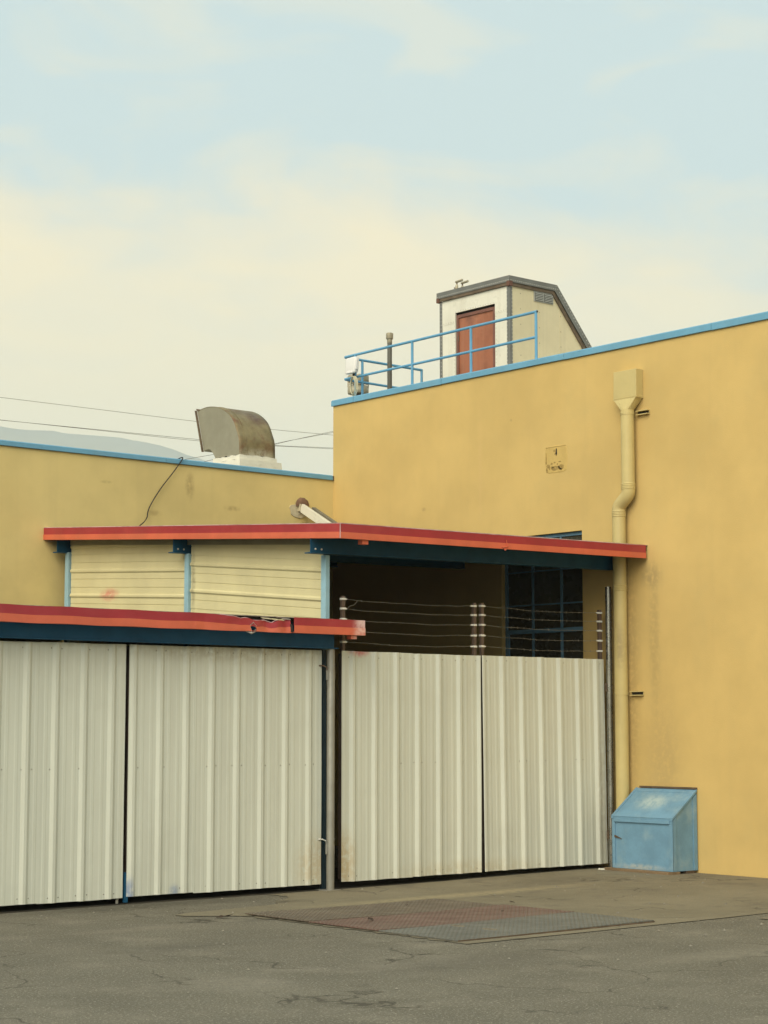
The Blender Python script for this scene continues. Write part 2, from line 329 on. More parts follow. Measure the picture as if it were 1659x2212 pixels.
rows = [(-9.5 + .25 * i, .35 + rnd.uniform(-.03, .03) + .05 * i - (i == 19) * .0, 4.34) for i in range(20)]
sheet('pavement_slab', [(y_, min(xa, 1.0), xb) for y_, xa, xb in rows], .008, 'slab')

struct(box(-7.95, 4.34, .004, 5.33, -.05, .009).obj('floor', 'floor_shade'))
# grit scattered over the yard: uncountable
g = MB()
for i in range(900):
    x = rnd.uniform(-5.5, 4.2); y = rnd.uniform(-6.5, -.1)
    if -2.2 < x < .1 and -4.4 < y < -1.55 and rnd.random() < .75: continue
    s_ = rnd.uniform(.003, .009) if rnd.random() < .93 else rnd.uniform(.010, .020); z = gz(x, y) + .006
    h = s_ * rnd.uniform(.4, .9); a = rnd.uniform(0, 6)
    ring = [(x + s_ * math.cos(a + k * 1.571) * rnd.uniform(.7, 1.2), y + s_ * math.sin(a + k * 1.571) * rnd.uniform(.7, 1.2), z) for k in range(4)]
    g.add(ring + [(x, y, z + h)], [(0, 1, 4), (1, 2, 4), (2, 3, 4), (3, 0, 4)])
g = g.obj('grit', 'stone'); g['kind'] = 'stuff'; tag(g, 'loose grit and small stones scattered over the yard', 'grit')

# ---------------------------------------------------------------- far hill and its air
def ridge(az):   # elevation in degrees of the skyline by azimuth (degrees from +X)
    pts = [(0, 4.2), (40, 4.6), (47, 5.3), (51, 6.3), (53.6, 7.3), (55.1, 7.88), (55.7, 8.10), (56.6, 8.36), (57.6, 8.52), (58.6, 8.58), (61.1, 8.75), (64, 8.8), (72, 8.3), (90, 6.5), (120, 4.6), (180, 4)]
    for (a, e0), (b, e1) in zip(pts, pts[1:]):
        if a <= az <= b: return e0 + (e1 - e0) * (az - a) / (b - a)
    return 4
HR = 4500
h = MB(); prof = [(.70, 0), (.78, .28), (.88, .66), (.96, .93), (1.0, 1.0), (1.06, .86), (1.2, .4), (1.35, -.02)]
azs = [a * .4 for a in range(20, 330)]
for az in azs:
    H_ = math.tan(R(ridge(az))) * HR + 1.69 + 7.0 * noise.noise(Vector((az * .9, 0, 5))) + 4.0 * noise.noise(Vector((az * 3.1, 0, 9)))
    for d, q in prof:
        zz = H_ * q + (25 * noise.noise(Vector((az * .8, d * 9, 1))) if 0 < q < .95 else 0)
        h.v.append((-12.45 + HR * d * math.cos(R(az)), -15.5 + HR * d * math.sin(R(az)), zz))
k_ = len(prof); h.f = [(i * k_ + j, i * k_ + j + 1, (i + 1) * k_ + j + 1, (i + 1) * k_ + j) for i in range(len(azs) - 1) for j in range(k_ - 1)]
struct(h.obj('hill', 'hill', smooth=True))

# ---------------------------------------------------------------- right building (yellow, tall)
XW, YB = 4.35, 5.337
WY0, WY1, WZ0, WZ1 = .501, 1.911, 1.60, 4.045
rb = thing('yellow_building', (XW, -1.5, 0), 'taller yellow stucco building with blue metal coping, on the right', 'building')
m = MB()
ys = [-9, WY0, WY1, YB]; zs = [-.3, WZ0, WZ1, 6.2]
for i in range(3):
    for j in range(3):
        if i == 1 and j == 1: continue
        m.add([(XW, ys[i], zs[j]), (XW, ys[i + 1], zs[j]), (XW, ys[i + 1], zs[j + 1]), (XW, ys[i], zs[j + 1])], [(0, 1, 2, 3)])
RV = .11
m.add([(XW, WY0, WZ0), (XW, WY1, WZ0), (XW, WY1, WZ1), (XW, WY0, WZ1), (XW + RV, WY0, WZ0), (XW + RV, WY1, WZ0), (XW + RV, WY1, WZ1), (XW + RV, WY0, WZ1)],
      [(0, 1, 5, 4), (1, 2, 6, 5), (2, 3, 7, 6), (3, 0, 4, 7)])
m.add([(XW, YB, -.3), (14, YB, -.3), (14, YB, 6.2), (XW, YB, 6.2)], [(0, 1, 2, 3)])
m.add([(XW, -9, -.3), (14, -9, -.3), (14, -9, 6.2), (XW, -9, 6.2)], [(0, 1, 2, 3)])
m.add([(14, -9, -.3), (14, YB, -.3), (14, YB, 6.2), (14, -9, 6.2)], [(0, 1, 2, 3)])
m.add([(XW + .2, -8.8, 5.75), (XW + .2, YB - .2, 5.75), (XW + .2, YB - .2, 6.2), (XW + .2, -8.8, 6.2)], [(0, 1, 2, 3)])
m.add([(XW + .2, YB - .2, 5.75), (13.8, YB - .2, 5.75), (13.8, YB - .2, 6.2), (XW + .2, YB - .2, 6.2)], [(0, 1, 2, 3)])
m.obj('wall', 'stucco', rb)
box(XW + .2, 13.8, -8.8, YB - .2, 5.6, 5.75).obj('roof', 'roofing', rb)
# coping in folded sheets, thin joints between
joints = [-9.0, -6.4, -4.0, -1.6, .75, 3.02, 4.86, YB + .02]
for a, b in zip(joints, joints[1:]):
    cp = MB(); z0 = 6.188 + rnd.uniform(-.004, .004)
    prof = [(XW - .022, z0), (XW - .028, z0 + .004), (XW - .026, 6.262), (XW - .012, 6.276), (XW + .21, 6.268), (XW + .222, 6.20), (XW + .212, 6.198), (XW + .204, 6.202), (XW - .010, 6.202), (XW - .010, z0)]
    cp.prism([(x, a + .003, z) for x, z in prof], (0, b - a - .006, 0)); cp.obj('coping_sheet', 'blue', rb)
for b in joints[1:-1]:   # slip plates under the joints
    box(XW - .019, XW + .2, b - .06, b + .06, 6.204, 6.258).obj('joint_plate', 'blue', rb)
cp = MB().prism([(XW + .20, YB - .19, 6.20), (XW + .20, YB + .022, 6.20), (XW + .20, YB + .022, 6.268), (XW + .20, YB - .19, 6.268)], (9.3, 0, 0)); cp.obj('coping_sheet', 'blue', rb)

# window
wn_ = MB(); fx0, fx1 = XW + .055, XW + .10
for (a, b, c_, d) in ((WY0 + .002, WY1 - .002, WZ1 - .045, WZ1 - .002), (WY0 + .002, WY1 - .002, WZ0 + .002, WZ0 + .045)): wn_.box(fx0, fx1, a, b, c_, d)
wn_.box(fx0, fx1, WY0 + .002, WY0 + .035, WZ0 + .045, WZ1 - .045); wn_.box(fx0, fx1, WY1 - .035, WY1 - .002, WZ0 + .045, WZ1 - .045)
win = wn_.obj('window', 'win_frame', rb)
cols_ = [WY0 + .035, .927, 1.426, WY1 - .035]; rows_ = [WZ0 + .045, 2.22, 2.85, 3.178, 3.60, WZ1 - .045]
for yv in cols_[1:-1]: box(fx0 + .008, fx1 - .004, yv - .014, yv + .014, WZ0 + .045, WZ1 - .045).obj('glazing_bar', 'win_frame', win)
for i, zv in enumerate(rows_[1:-1]):
    hh = .026 if i == 1 else .009
    box(fx0 - (.012 if i == 1 else -.011), fx1 - .007, WY0 + .035, WY1 - .035, zv - hh, zv + hh).obj('glazing_bar', 'win_frame', win)
box(fx0 + .002, fx1 - .02, WY1 - .062, WY1 - .037, 1.66, 2.82).obj('sash_stile', 'win_frame', win)
for a, b in zip(cols_, cols_[1:]):
    for c_, d in zip(rows_, rows_[1:]):
        t_ = rnd.uniform(-.003, .003)
        MB().hexa([(fx1 - .02 + t_, a, c_), (fx1 - .015 + t_, a, c_), (fx1 - .015 - t_, b, c_), (fx1 - .02 - t_, b, c_), (fx1 - .02 + t_, a, d), (fx1 - .015 + t_, a, d), (fx1 - .015 - t_, b, d), (fx1 - .02 - t_, b, d)]).obj('pane', 'glass', win)
box(fx1 + .02, fx1 + .03, WY0 - .2, WY1 + .2, WZ0 - .2, WZ1 + .2).obj('dark_backing', 'dark', rb)
# scar of a removed wall fitting
sc = MB(); n = 26
for i in range(n):
    a = 2 * math.pi * i / n; r_ = 1 + .10 * noise.noise(Vector((math.cos(a) * 2, math.sin(a) * 2, 4)))
    ca, sa = math.cos(a), math.sin(a); q = max(abs(ca), abs(sa)); k = r_ / (q ** .75)
    sc.v.append((XW - .004, .925 - .185 * ca * k, 4.965 + .165 * sa * k)); sc.v.append((XW + .004, .925 - .205 * ca * k, 4.965 + .185 * sa * k))
sc.f = [tuple(2 * i for i in range(n))] + [(2 * i, 2 * ((i + 1) % n), 2 * ((i + 1) % n) + 1, 2 * i + 1) for i in range(n)]
MT['scar'] = mat('smoothed_render', (.60, .425, .15), .9, .05, 6, bump=.004, bscale=30, spec=.15)
scar = sc.obj('plaster_scar', 'scar', rb, label='patched square of rough plaster with screw holes')
MT['chip'] = mat('chipped_render', (.37, .255, .09), .95, .15, 20, bump=.006, bscale=40, spec=.1)
def blob(cy, cz, ry, rz, s, x=XW - .0065):
    k = MB(); N_ = 14
    pts = [(x, cy - ry * math.cos(a) * (1 + .55 * noise.noise(Vector((math.cos(a) * 1.7, math.sin(a) * 1.7, s)))), cz + rz * math.sin(a) * (1 + .55 * noise.noise(Vector((math.cos(a) * 1.7, math.sin(a) * 1.7, s + 9)))))
           for a in [2 * math.pi * i / N_ for i in range(N_)]]
    return k.prism(pts, (.006, 0, 0))
for q, (cy, cz, ry, rz) in enumerate([(.92, 4.852, .085, .028), (.84, 4.862, .05, .030), (1.06, 4.888, .032, .020), (1.085, 4.838, .013, .026), (.845, 4.832, .022, .012), (1.0, 4.915, .018, .012), (.95, 4.925, .018, .008), (1.095, 4.99, .006, .06), (1.095, 4.93, .009, .02), (.99, 4.868, .03, .014), (.90, 4.90, .010, .010), (.86, 4.93, .022, .006), (1.04, 4.86, .012, .02), (.955, 5.07, .012, .02), (.94, 5.03, .009, .012)]):
    blob(cy, cz, ry, rz, q * 3.1).obj('chip', 'chip', scar)
for cy, cz, r_ in ((1.072, 5.098, .009), (.795, 5.092, .011)): MB().lathe((0, 0, 0), [(r_, 0), (r_ * .6, .003)], 10).obj('hole', 'dark', scar).matrix_local = Matrix.Translation(Vector((XW - .0045, cy, cz)) - rb.location) @ Matrix.Rotation(R(-90), 4, 'Y')
blob(.918, 5.050, .013, .045, 31, XW - .007).obj('hole', 'dark', scar)
box(XW - .006, XW, .76, 1.10, 5.118, 5.124).obj('chip', 'chip', scar)

# ---------------------------------------------------------------- left building (lower, behind)
lb = thing('ochre_building', (-2, 5.4, 0), 'lower ochre stucco building with blue coping, behind the canopies on the left', 'building')
m = MB()
m.add([(-10, YB, -.3), (XW, YB, -.3), (XW, YB, 5.14), (-10, YB, 5.14)], [(0, 1, 2, 3)])
m.add([(-10, YB, -.3), (-10, 14, -.3), (-10, 14, 5.14), (-10, YB, 5.14)], [(0, 1, 2, 3)])
m.add([(-10, YB + .2, 4.7), (9, YB + .2, 4.7), (9, YB + .2, 5.14), (-10, YB + .2, 5.14)], [(0, 1, 2, 3)])
m.add([(-10, 14, -.3), (9, 14, -.3), (9, 14, 5.0), (-10, 14, 5.0)], [(0, 1, 2, 3)])
m.obj('wall', 'stucco2', lb)
box(-9.99, 9, YB + .2, 14, 4.6, 4.7).obj('roof', 'roofing', lb)
joints = [-10, -7, -4.2, -1.2, 1.50, 4.325]
for a, b in zip(joints, joints[1:]):
    z0 = 5.128
    prof = [(YB - .026, z0), (YB - .030, z0 + .004), (YB - .028, 5.186), (YB - .014, 5.198), (YB + .21, 5.192), (YB + .222, 5.14), (YB + .204, 5.142), (YB - .010, 5.142), (YB - .010, z0)]
    MB().prism([(a + .003, y, z) for y, z in prof], (b - a - .006, 0, 0)).obj('coping_sheet', 'blue', lb)
box(1.47, 1.535, YB - .022, YB + .2, 5.143, 5.182).obj('joint_plate', 'patch', lb)
box(4.327, 4.347, YB - .024, YB + .1, 5.13, 5.19).obj('end_cap', 'rustwood', lb)

# ---------------------------------------------------------------- big canopy (upper)
X0, Y0 = -.304, -.563
SX, SY = .0117, .0707
def rz(x, y): return 3.724 + SX * (x - X0) + SY * (y - Y0)
ca = thing('upper_canopy', (-.03, .02, 0), 'tall canopy with red and orange striped fascia, dark blue beams and cream siding', 'canopy')
XE, YE = 4.345, 5.3355
def slab(xa, xb, ya, yb, dz0, dz1):
    return MB().hexa([(xa, ya, rz(xa, ya) + dz0), (xb, ya, rz(xb, ya) + dz0), (xb, yb, rz(xb, yb) + dz0), (xa, yb, rz(xa, yb) + dz0),
                      (xa, ya, rz(xa, ya) + dz1), (xb, ya, rz(xb, ya) + dz1), (xb, yb, rz(xb, yb) + dz1), (xa, yb, rz(xa, yb) + dz1)])
slab(X0 + .02, XE, Y0 + .02, YE, -.06, -.02).obj('roof_sheet', 'dark', ca)
H1, H2 = .083, .148
def strip_x(xa, xb, y, d, t):   # fascia strip along X on the front: dz top / bottom
    return MB().hexa([(xa, y, rz(xa, y) - t), (xb, y, rz(xb, y) - t), (xb, y + .012, rz(xb, y) - t), (xa, y + .012, rz(xa, y) - t),
                      (xa, y, rz(xa, y) - d), (xb, y, rz(xb, y) - d), (xb, y + .012, rz(xb, y) - d), (xa, y + .012, rz(xa, y) - d)])
def strip_y(ya, yb, x, d, t):
    return MB().hexa([(x, yb, rz(x, yb) - t), (x, ya, rz(x, ya) - t), (x + .012, ya, rz(x, ya) - t), (x + .012, yb, rz(x, yb) - t),
                      (x, yb, rz(x, yb) - d), (x, ya, rz(x, ya) - d), (x + .012, ya, rz(x, ya) - d), (x + .012, yb, rz(x, yb) - d)])
XJ = 2.02
f1 = strip_x(X0, XJ - .002, Y0, 0, H1).obj('front_fascia', 'crimson', ca)
f2 = strip_x(XJ + .002, XE - .03, Y0 + .003, 0, H1).obj('front_fascia', 'crimson', ca)
strip_x(X0, XJ - .002, Y0 - .006, H1, H2).obj('lower_band', 'orange', f1); strip_x(XJ + .002, XE - .03, Y0 - .003, H1, H2).obj('lower_band', 'orange', f2)
f3 = strip_y(Y0 + .013, YE, X0, 0, H1).obj('side_fascia', 'crimson', ca)
strip_y(Y0 + .007, YE, X0 - .006, H1, H2).obj('lower_band', 'orange', f3)
slab(X0 + .013, XE, Y0 + .003, Y0 + .08, .002, .010).obj('top_lip', 'lip', f1)
slab(X0 + .002, X0 + .08, Y0 + .082, YE, .002, .009).obj('top_lip', 'lip', f3)
slab(X0 + .013, XE - .03, Y0 + .016, Y0 + .12, -H2 + .001, -H2 + .012).obj('gutter_base', 'orange', f1)
slab(X0 + .014, X0 + .12, Y0 + .13, YE, -H2 + .001, -H2 + .012).obj('gutter_base', 'orange', f3)
MB().tube([(X0 - .003, Y0 - .003, rz(X0, Y0) + .002), (X0 - .003, Y0 - .003, rz(X0, Y0) - H2)], .005, 6).obj('corner_seam', 'lip', f1)
box(.005, .085, Y0 + .02, Y0 + .09, rz(0, Y0) - H2 - .045, rz(0, Y0) - H2 - .001).obj('drain_stub', 'orange', ca)
MB().tube([(XJ, Y0 - .008, rz(XJ, Y0) - H2 - .01), (XJ - .05, Y0 - .010, rz(XJ, Y0) - H2 + .012), (XJ + .03, Y0 - .010, rz(XJ, Y0) - H2 + .03), (XJ + .012, Y0 - .008, rz(XJ, Y0) - .05)], [.012, .010, .006, .003], 6).obj('bent_seam', 'orange', f1)
# steel beams running with the front; I-sections
def ibeam(name, xa, xb, y, zb0, zb1, h, w=.075, web=.006, fl=.012, mt='beam_blue', parent=ca):
    b = MB()
    def bar(ya, yb, a, c_):
        b.hexa([(xa, ya, zb0 + a), (xb, ya, zb1 + a), (xb, yb, zb1 + a), (xa, yb, zb0 + a), (xa, ya, zb0 + c_), (xb, ya, zb1 + c_), (xb, yb, zb1 + c_), (xa, yb, zb0 + c_)])
    bar(y - w, y + w, 0, fl); bar(y - web, y + web, fl + .001, h - fl - .001); bar(y - w, y + w, h - fl, h)
    return b.obj(name, mt, parent)
bz = lambda x, y: rz(x, y) - .065
def channel(name, xa, xb, y, zb0, zb1, h, parent=ca):   # channel with its flat web outwards
    b = MB()
    def bar(ya, yb, a, c_):
        b.hexa([(xa, ya, zb0 + a), (xb, ya, zb1 + a), (xb, yb, zb1 + a), (xa, yb, zb0 + a), (xa, ya, zb0 + c_), (xb, ya, zb1 + c_), (xb, yb, zb1 + c_), (xa, yb, zb0 + c_)])
    bar(y, y + .008, 0, h); bar(y + .009, y + .10, 0, .012); bar(y + .009, y + .10, h - .012, h); bar(y - .014, y - .001, 0, .014)
    return b.obj(name, 'beam_blue', parent)
bm1 = channel('front_beam', -.30, 4.30, -.07, 3.458, 3.522, .205)
bm2 = channel('rear_beam', -.235, 4.30, 2.55, 3.645, 3.70, .175)
bm3 = channel('wall_beam', -.20, 4.30, 5.18, 3.83, 3.885, .17)
for bmo, yy, zz in ((bm1, -.07, 3.458), (bm2, 2.55, 3.645)):
    for dx in (.035, .115):
        MB().lathe((0, 0, 0), [(.011, 0), (.011, .006), (.006, .010)], 8).obj('bolt', 'rivet', bmo).matrix_local = Matrix.Translation(Vector(((-.30 if bmo is bm1 else -.235) + dx, yy, zz + .065)) - ca.location) @ Matrix.Rotation(R(90), 4, 'X')
# columns
def column(y0, y1, ztop):
    c = MB(); c.box(-.060, 0, y0, y1, 2.47, ztop); o = c.obj('post', 'post_blue', ca, bevel=.006)
    box(-.056, -.004, y0 + .045, y1 - .004, 0, 2.468).obj('post_foot', 'post_shade', ca); return o
column(-.018, .06, 3.456); column(2.50, 2.58, 3.642); column(5.14, 5.22, 3.84)
# horizontal ribbed siding between the columns
def rpanel(u, minor=.0025):   # profile height at distance u (m): major rib every .305, two minor ribs between
    t = u % .305; d = min(t, .305 - t)
    if d < .014: return .025
    if d < .046: return .025 * (1 - (d - .014) / .032)
    for c_ in (.1017, .2033):
        e_ = abs(t - c_)
        if e_ < .012: return minor
        if e_ < .022: return minor * (1 - (e_ - .012) / .010)
    return 0
BRK = []
for c_, L_ in ((0, [-.046, -.014, .014, .046]), (.1017, [-.022, -.012, .012, .022]), (.2033, [-.022, -.012, .012, .022])): BRK += [c_ + q for q in L_]
def breaks(a, b):
    out = [a, b]; k = int(a / .305) - 1
    while k * .305 < b + .305:
        out += [k * .305 + q for q in BRK if a < k * .305 + q < b]; k += 1
    return sorted(set(round(x, 5) for x in out))
def lap(u):   # broad rib each foot, fine grooves between
    t = u % .305; d = min(t, .305 - t)
    if d < .010: return .016
    if d < .028: return .016 * (1 - (d - .010) / .018)
    for c_ in (.1017, .2033):
        if abs(t - c_) < .005: return -.006
    return 0
def lap_breaks(a, b):
    out = {round(a, 4), round(b, 4)}; k = int(a / .305) - 1
    while k * .305 < b + .305:
        for q in (-.028, -.010, .010, .028, .0966, .0968, .1066, .1068, .1982, .1984, .2082, .2084):
            if a < k * .305 + q < b: out.add(round(k * .305 + q, 4))
        k += 1
    return sorted(out)
def siding_sheet(ya, yb, u0, u1, shear, x, dz=0):
    m = MB(); us = lap_breaks(u0, u1)
    nseg = 8
    for i in range(nseg + 1):
        yy = ya + (yb - ya) * i / nseg
        for u in us: m.v.append((x - lap(u), yy, u + dz + shear * (yy - ya) )) 
    k = len(us); m.f = [(i * k + j, i * k + j + 1, (i + 1) * k + j + 1, (i + 1) * k + j) for i in range(nseg) for j in range(k - 1)]
    return m.obj('siding_sheet', 'siding', ca)
# near bay and far bay, three courses each
for a, b in ((.10, 1.02), (1.012, 1.935), (1.927, 2.85), (2.842, 3.715)):
    siding_sheet(.065, 2.497, a, b, .090, -.020 - (.0015 if a in (1.012, 2.842) else 0), -.055)
for a, b in ((.10, 1.02), (1.012, 1.935), (1.927, 2.85), (2.842, 3.79)):
    siding_sheet(2.585, 5.13, a, b, .055, -.020 - (.0015 if a in (1.012, 2.842) else 0), .105)
box(.002, .012, .07, 5.12, .08, 3.60).obj('bounce_blocker', 'dark', ca)  # unseen dark sheet added to keep bounced light out of the canopy
MT['closure'] = mat('closure_strip', (.33, .30, .19), .7, .1, 3)
slab(-.042, -.036, .065, 5.13, -.20, -.066).obj('closure_strip', 'closure', ca)

# ---------------------------------------------------------------- low canopy (left)
lc = thing('lower_canopy', (-2, -.02, 0), 'low canopy with dented red and orange fascia and dark blue beam above the left gates', 'canopy')
LY = -.30
def lz(x): return 2.768
def dent(x):   # (drop, push-in) of the torn length of fascia
    if x > -.70: return 0, 0
    d = ss(-1.75, -.97, x) if x < -.97 else 1 - .62 * ss(-.97, -.70, x)
    return .052 * d + .010 * math.sin(x * 31) * d * (x > -1.45), .036 * ss(-1.5, -.72, x)
def lfascia(xa, xb, ztop, zbot, y, nx, nz, hole=None, mt='crimson'):
    m = MB()
    for i in range(nx + 1):
        x = xa + (xb - xa) * i / nx; dr, pi_ = dent(x)
        for j in range(nz + 1):
            t = j / nz; z = ztop + (zbot - ztop) * t
            fz = (z - 2.61) / .158
            wob = .006 * noise.noise(Vector((x * 7, z * 9, 2))) * (1 if -1.9 < x < -.70 else .25)
            m.v.append((x, y + pi_ * (.35 + .65 * fz) + wob + (.012 * math.sin(x * 23) * pi_ / .03), z - dr * max(0, fz) ** .8 + .003 * math.sin(x * 9) * (x < -.7)))
    for i in range(nx):
        for j in range(nz):
            xc = xa + (xb - xa) * (i + .5) / nx; zc = ztop + (zbot - ztop) * (j + .5) / nz
            if hole and ((xc - hole[0]) / hole[2]) ** 2 + ((zc - hole[1]) / hole[3]) ** 2 < 1 + .5 * noise.noise(Vector((xc * 40, zc * 40, 0))): continue
            a = i * (nz + 1) + j; m.f.append((a, a + 1, a + nz + 2, a + nz + 1))
    return m.obj('front_fascia' if mt == 'crimson' else 'lower_band', mt, None, thick=.004)
def under(o, p):
    off = Vector((0, 0, 0)); q = p
    while q is not None: off += q.location; q = q.parent
    o.data.transform(Matrix.Translation(-off)); o.parent = p
    return o
fa = under(lfascia(-8.0, -.705, 2.768, 2.684, LY, 420, 8), lc)
under(lfascia(-8.0, -.705, 2.684, 2.610, LY - .006, 900, 14, (-1.195, 2.646, .036, .052), 'orange'), fa)
fb = under(lfascia(-.690, .24, 2.768, 2.688, LY - .004, 20, 4), lc)
under(lfascia(-.690, .24, 2.688, 2.612, LY - .010, 20, 4, None, 'orange'), fb)
box(.226, .240, LY + .0, LY + .20, 2.614, 2.766).obj('end_cap', 'orange', fb)
box(-.690, .224, LY + .004, LY + .10, 2.614, 2.624).obj('gutter_base', 'orange', fb)
box(-8, -.705, LY + .045, LY + .12, 2.614, 2.622).obj('gutter_base', 'orange', fa)
# torn lip round the hole and the crumpled top edge
ring = [(-1.195 + .034 * math.cos(a) * (1 + .25 * math.sin(3 * a)), LY - .012 + .016, 2.644 + .050 * math.sin(a) * (1 + .15 * math.sin(5 * a))) for a in [i * .5 for i in range(13)]]
MB().tube(ring, .0035, 5).obj('torn_edge', 'torn', fa)
MB().tube([(-1.27, LY + .02, 2.608), (-1.22, LY - .002, 2.592), (-1.17, LY + .005, 2.604)], [.004, .010, .004], 6).obj('torn_edge', 'torn', fa)
MB().tube([(-1.6 + .05 * i, LY + dent(-1.6 + .05 * i)[1] + .004, 2.770 - dent(-1.6 + .05 * i)[0] + .004 * math.sin(i * 2.3)) for i in range(18)], .0045, 5).obj('bent_lip', 'lip', fa)
MB().hexa([(-.716, LY - .004, 2.618), (-.700, LY - .004, 2.618), (-.700, LY + .05, 2.618), (-.716, LY + .05, 2.618), (-.712, LY + .012, 2.70), (-.700, LY + .012, 2.70), (-.700, LY + .05, 2.70), (-.712, LY + .05, 2.70)]).obj('torn_edge', 'dark', fa)
box(-8, -.120, LY + .10, .10, 2.74, 2.765).obj('roof_sheet', 'dark', lc); box(-8, -.034, .101, 5.336, 2.74, 2.765).obj('roof_sheet', 'dark', lc)
box(-.119, .222, LY + .01, -.02, 2.735, 2.762).obj('roof_sheet', 'dark', lc)
MB().hexa([(-8, LY + .06, 2.766), (-.12, LY + .06, 2.766), (-.12, LY + .12, 2.766), (-8, LY + .12, 2.766), (-8, LY + .06, 2.774), (-.12, LY + .06, 2.774), (-.12, LY + .12, 2.774), (-8, LY + .12, 2.774)]).obj('roof_edge', 'torn', lc)
# litter of old flashing exposed in the dent
for i, (x, w, zz) in enumerate([(-1.05, .10, .0), (-.93, .14, -.006), (-.80, .09, .004), (-.87, .05, .010)]):
    MB().hexa([(x, LY + .035, 2.744 + zz), (x + w, LY + .03, 2.738 + zz), (x + w, LY + .075, 2.75 + zz), (x, LY + .08, 2.754 + zz), (x, LY + .035, 2.750 + zz), (x + w, LY + .03, 2.745 + zz), (x + w, LY + .075, 2.757 + zz), (x, LY + .08, 2.760 + zz)]).obj('torn_flashing', ('patch', 'siding', 'torn', 'rustwood')[i], lc)
box(-8, -7.96, -.06, 5.32, .02, 2.735).obj('light_stop_wall', 'dark', lc)  # added out of view to stop side light entering under the low canopy
box(.075, .150, LY + .02, LY + .09, 2.572, 2.611).obj('drain_stub', 'orange', lc)
b = MB(); b.box(-8, .012, -.078, -.070, 2.480, 2.735); b.box(-8, .012, -.069, .06, 2.722, 2.735); b.box(-8, .012, -.069, .06, 2.482, 2.492)
b.obj('front_beam', 'beam_blue', lc)
b = MB(); b.box(-8, .050, -.105, -.0785, 2.474, 2.486); b.obj('bottom_flange', 'beam_blue', lc)

# ---------------------------------------------------------------- gates
def gate_sheet(xa, xb, z0, z1, y, phase, lean, parent, seed, rib):
    m = MB(); us = breaks(xa - phase, xb - phase); us = [u + phase for u in us]
    nz = 14
    for j in range(nz + 1):
        t = j / nz; z = z0 + (z1 - z0) * t
        for u in us:
            wob = .0035 * noise.noise(Vector((u * 1.7, z * 1.3, seed)))
            m.v.append((u + lean * (t - .5), y - rib * rpanel(u - phase) + wob, z + (.004 * noise.noise(Vector((u * 3, seed, 0))) if j in (0, nz) else 0)))
    k = len(us); m.f = [(j * k + i, j * k + i + 1, (j + 1) * k + i + 1, (j + 1) * k + i) for j in range(nz) for i in range(k - 1)]
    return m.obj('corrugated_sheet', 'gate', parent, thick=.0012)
def gate(name, label, xa, xb, z0, z1, phase, seed, wires=None, rib=1.0, lean=0):
    g = thing(name, ((xa + xb) / 2, .03, 0), label, 'gate', 'corrugated metal gates')
    n = max(1, round((xb - xa) / .93)); w = (xb - xa) / n
    for i in range(n):
        gate_sheet(xa + i * w - (.02 if i else 0), xa + (i + 1) * w, z0 + rnd.uniform(-.006, .006), z1 + rnd.uniform(-.005, .005), -.0 - .0015 * (i % 2), phase, lean, g, seed + i, rib)
    for x in (xa + .03, xb - .03): box(x - .025, x + .025, .012, .06, z0 + .02, z1 - .02).obj('frame_stile', 'gate_frame', g)
    for z in (z0 + .05, (z0 + z1) / 2 + .05, z1 - .06): box(xa + .056, xb - .056, .013, .058, z - .025, z + .025).obj('rail', 'gate_frame', g)
    # fixing screws along the rails
    s_ = MB(); x = phase + math.floor((xa - phase) / .305) * .305
    while x < xb:
        for dx in (.055, .25):
            for z in (z0 + .05, 1.285, z1 - .055):
                xx = x + dx + rnd.uniform(-.008, .008)
                if xa + .01 < xx < xb - .01 and rnd.random() < .6: s_.dome((xx, -.0022, z + rnd.uniform(-.006, .006)), (0, -1, 0), .006, .005)
        x += .305
    s_.obj('screw_heads', 'rivet_dark', g, kind='stuff')
    return g
gA = gate('corrugated_gate', 'white corrugated gate between the grey post and the middle seam, under the tall canopy', .178, 2.150, .078, 2.455, .02, 1)
gB = gate('corrugated_gate', 'white corrugated gate at the far right, next to the yellow wall', 2.188, 4.180, .075, 2.458, .075, 5, rib=1.12, lean=-.03)
gC = gate('corrugated_gate', 'white wide corrugated gate under the dented low canopy, left of the grey post', -2.445, -.090, .068, 2.458, .05, 9, rib=.72)
gD = gate('corrugated_gate', 'white corrugated gate at the left edge, beyond the dark vertical gap', -5.20, -2.485, .064, 2.455, .11, 13, rib=.72)
box(-7.95, -5.23, .0, .03, .03, 2.46).obj('light_stop_panel', 'gate', lc)  # added out of view, closes the light gap past the last gate
# barbed-wire posts on the two right gates
def wire_span(g, xa, xb, za, zb):
    pts = []
    for i in range(37):
        t = i / 36; pts.append((xa + (xb - xa) * t, .03 + .006 * math.sin(t * 17 + za * 9), za + (zb - za) * t - .055 * t * (1 - t) * 4 * .35 + .011 * noise.noise(Vector((t * 5, za * 3, xa))) * min(1, 8 * t, 8 * (1 - t))))
    m = MB().tube(pts, .0019, 5)
    for i in range(2, 36, 2):
        p = Vector(pts[i])
        for q in range(2):
            d = Vector((rnd.uniform(-.3, .3), rnd.uniform(-1, 1), rnd.uniform(-1, 1))).normalized() * .013
            m.tube([p - d, p + d], .0016, 4)
    m.obj('barbed_wire', 'wire', g)
def wire_post(g, x, ztop, zs, side):
    p = box(x - .020, x + .020, .012, .052, 2.40, ztop).obj('wire_post', 'wire_post', g, bevel=.003)
    for z in zs:
        box(x - .024, x + .024, .006, .0565, z - .011, z + .011).obj('insulator', 'clip', p, bevel=.003)
        box(min(x + side * .024, x + side * .055), max(x + side * .024, x + side * .055), .024, .036, z - .007, z + .007).obj('insulator', 'clip', p)
Z5 = [3.008, 2.906, 2.796, 2.678, 2.556]
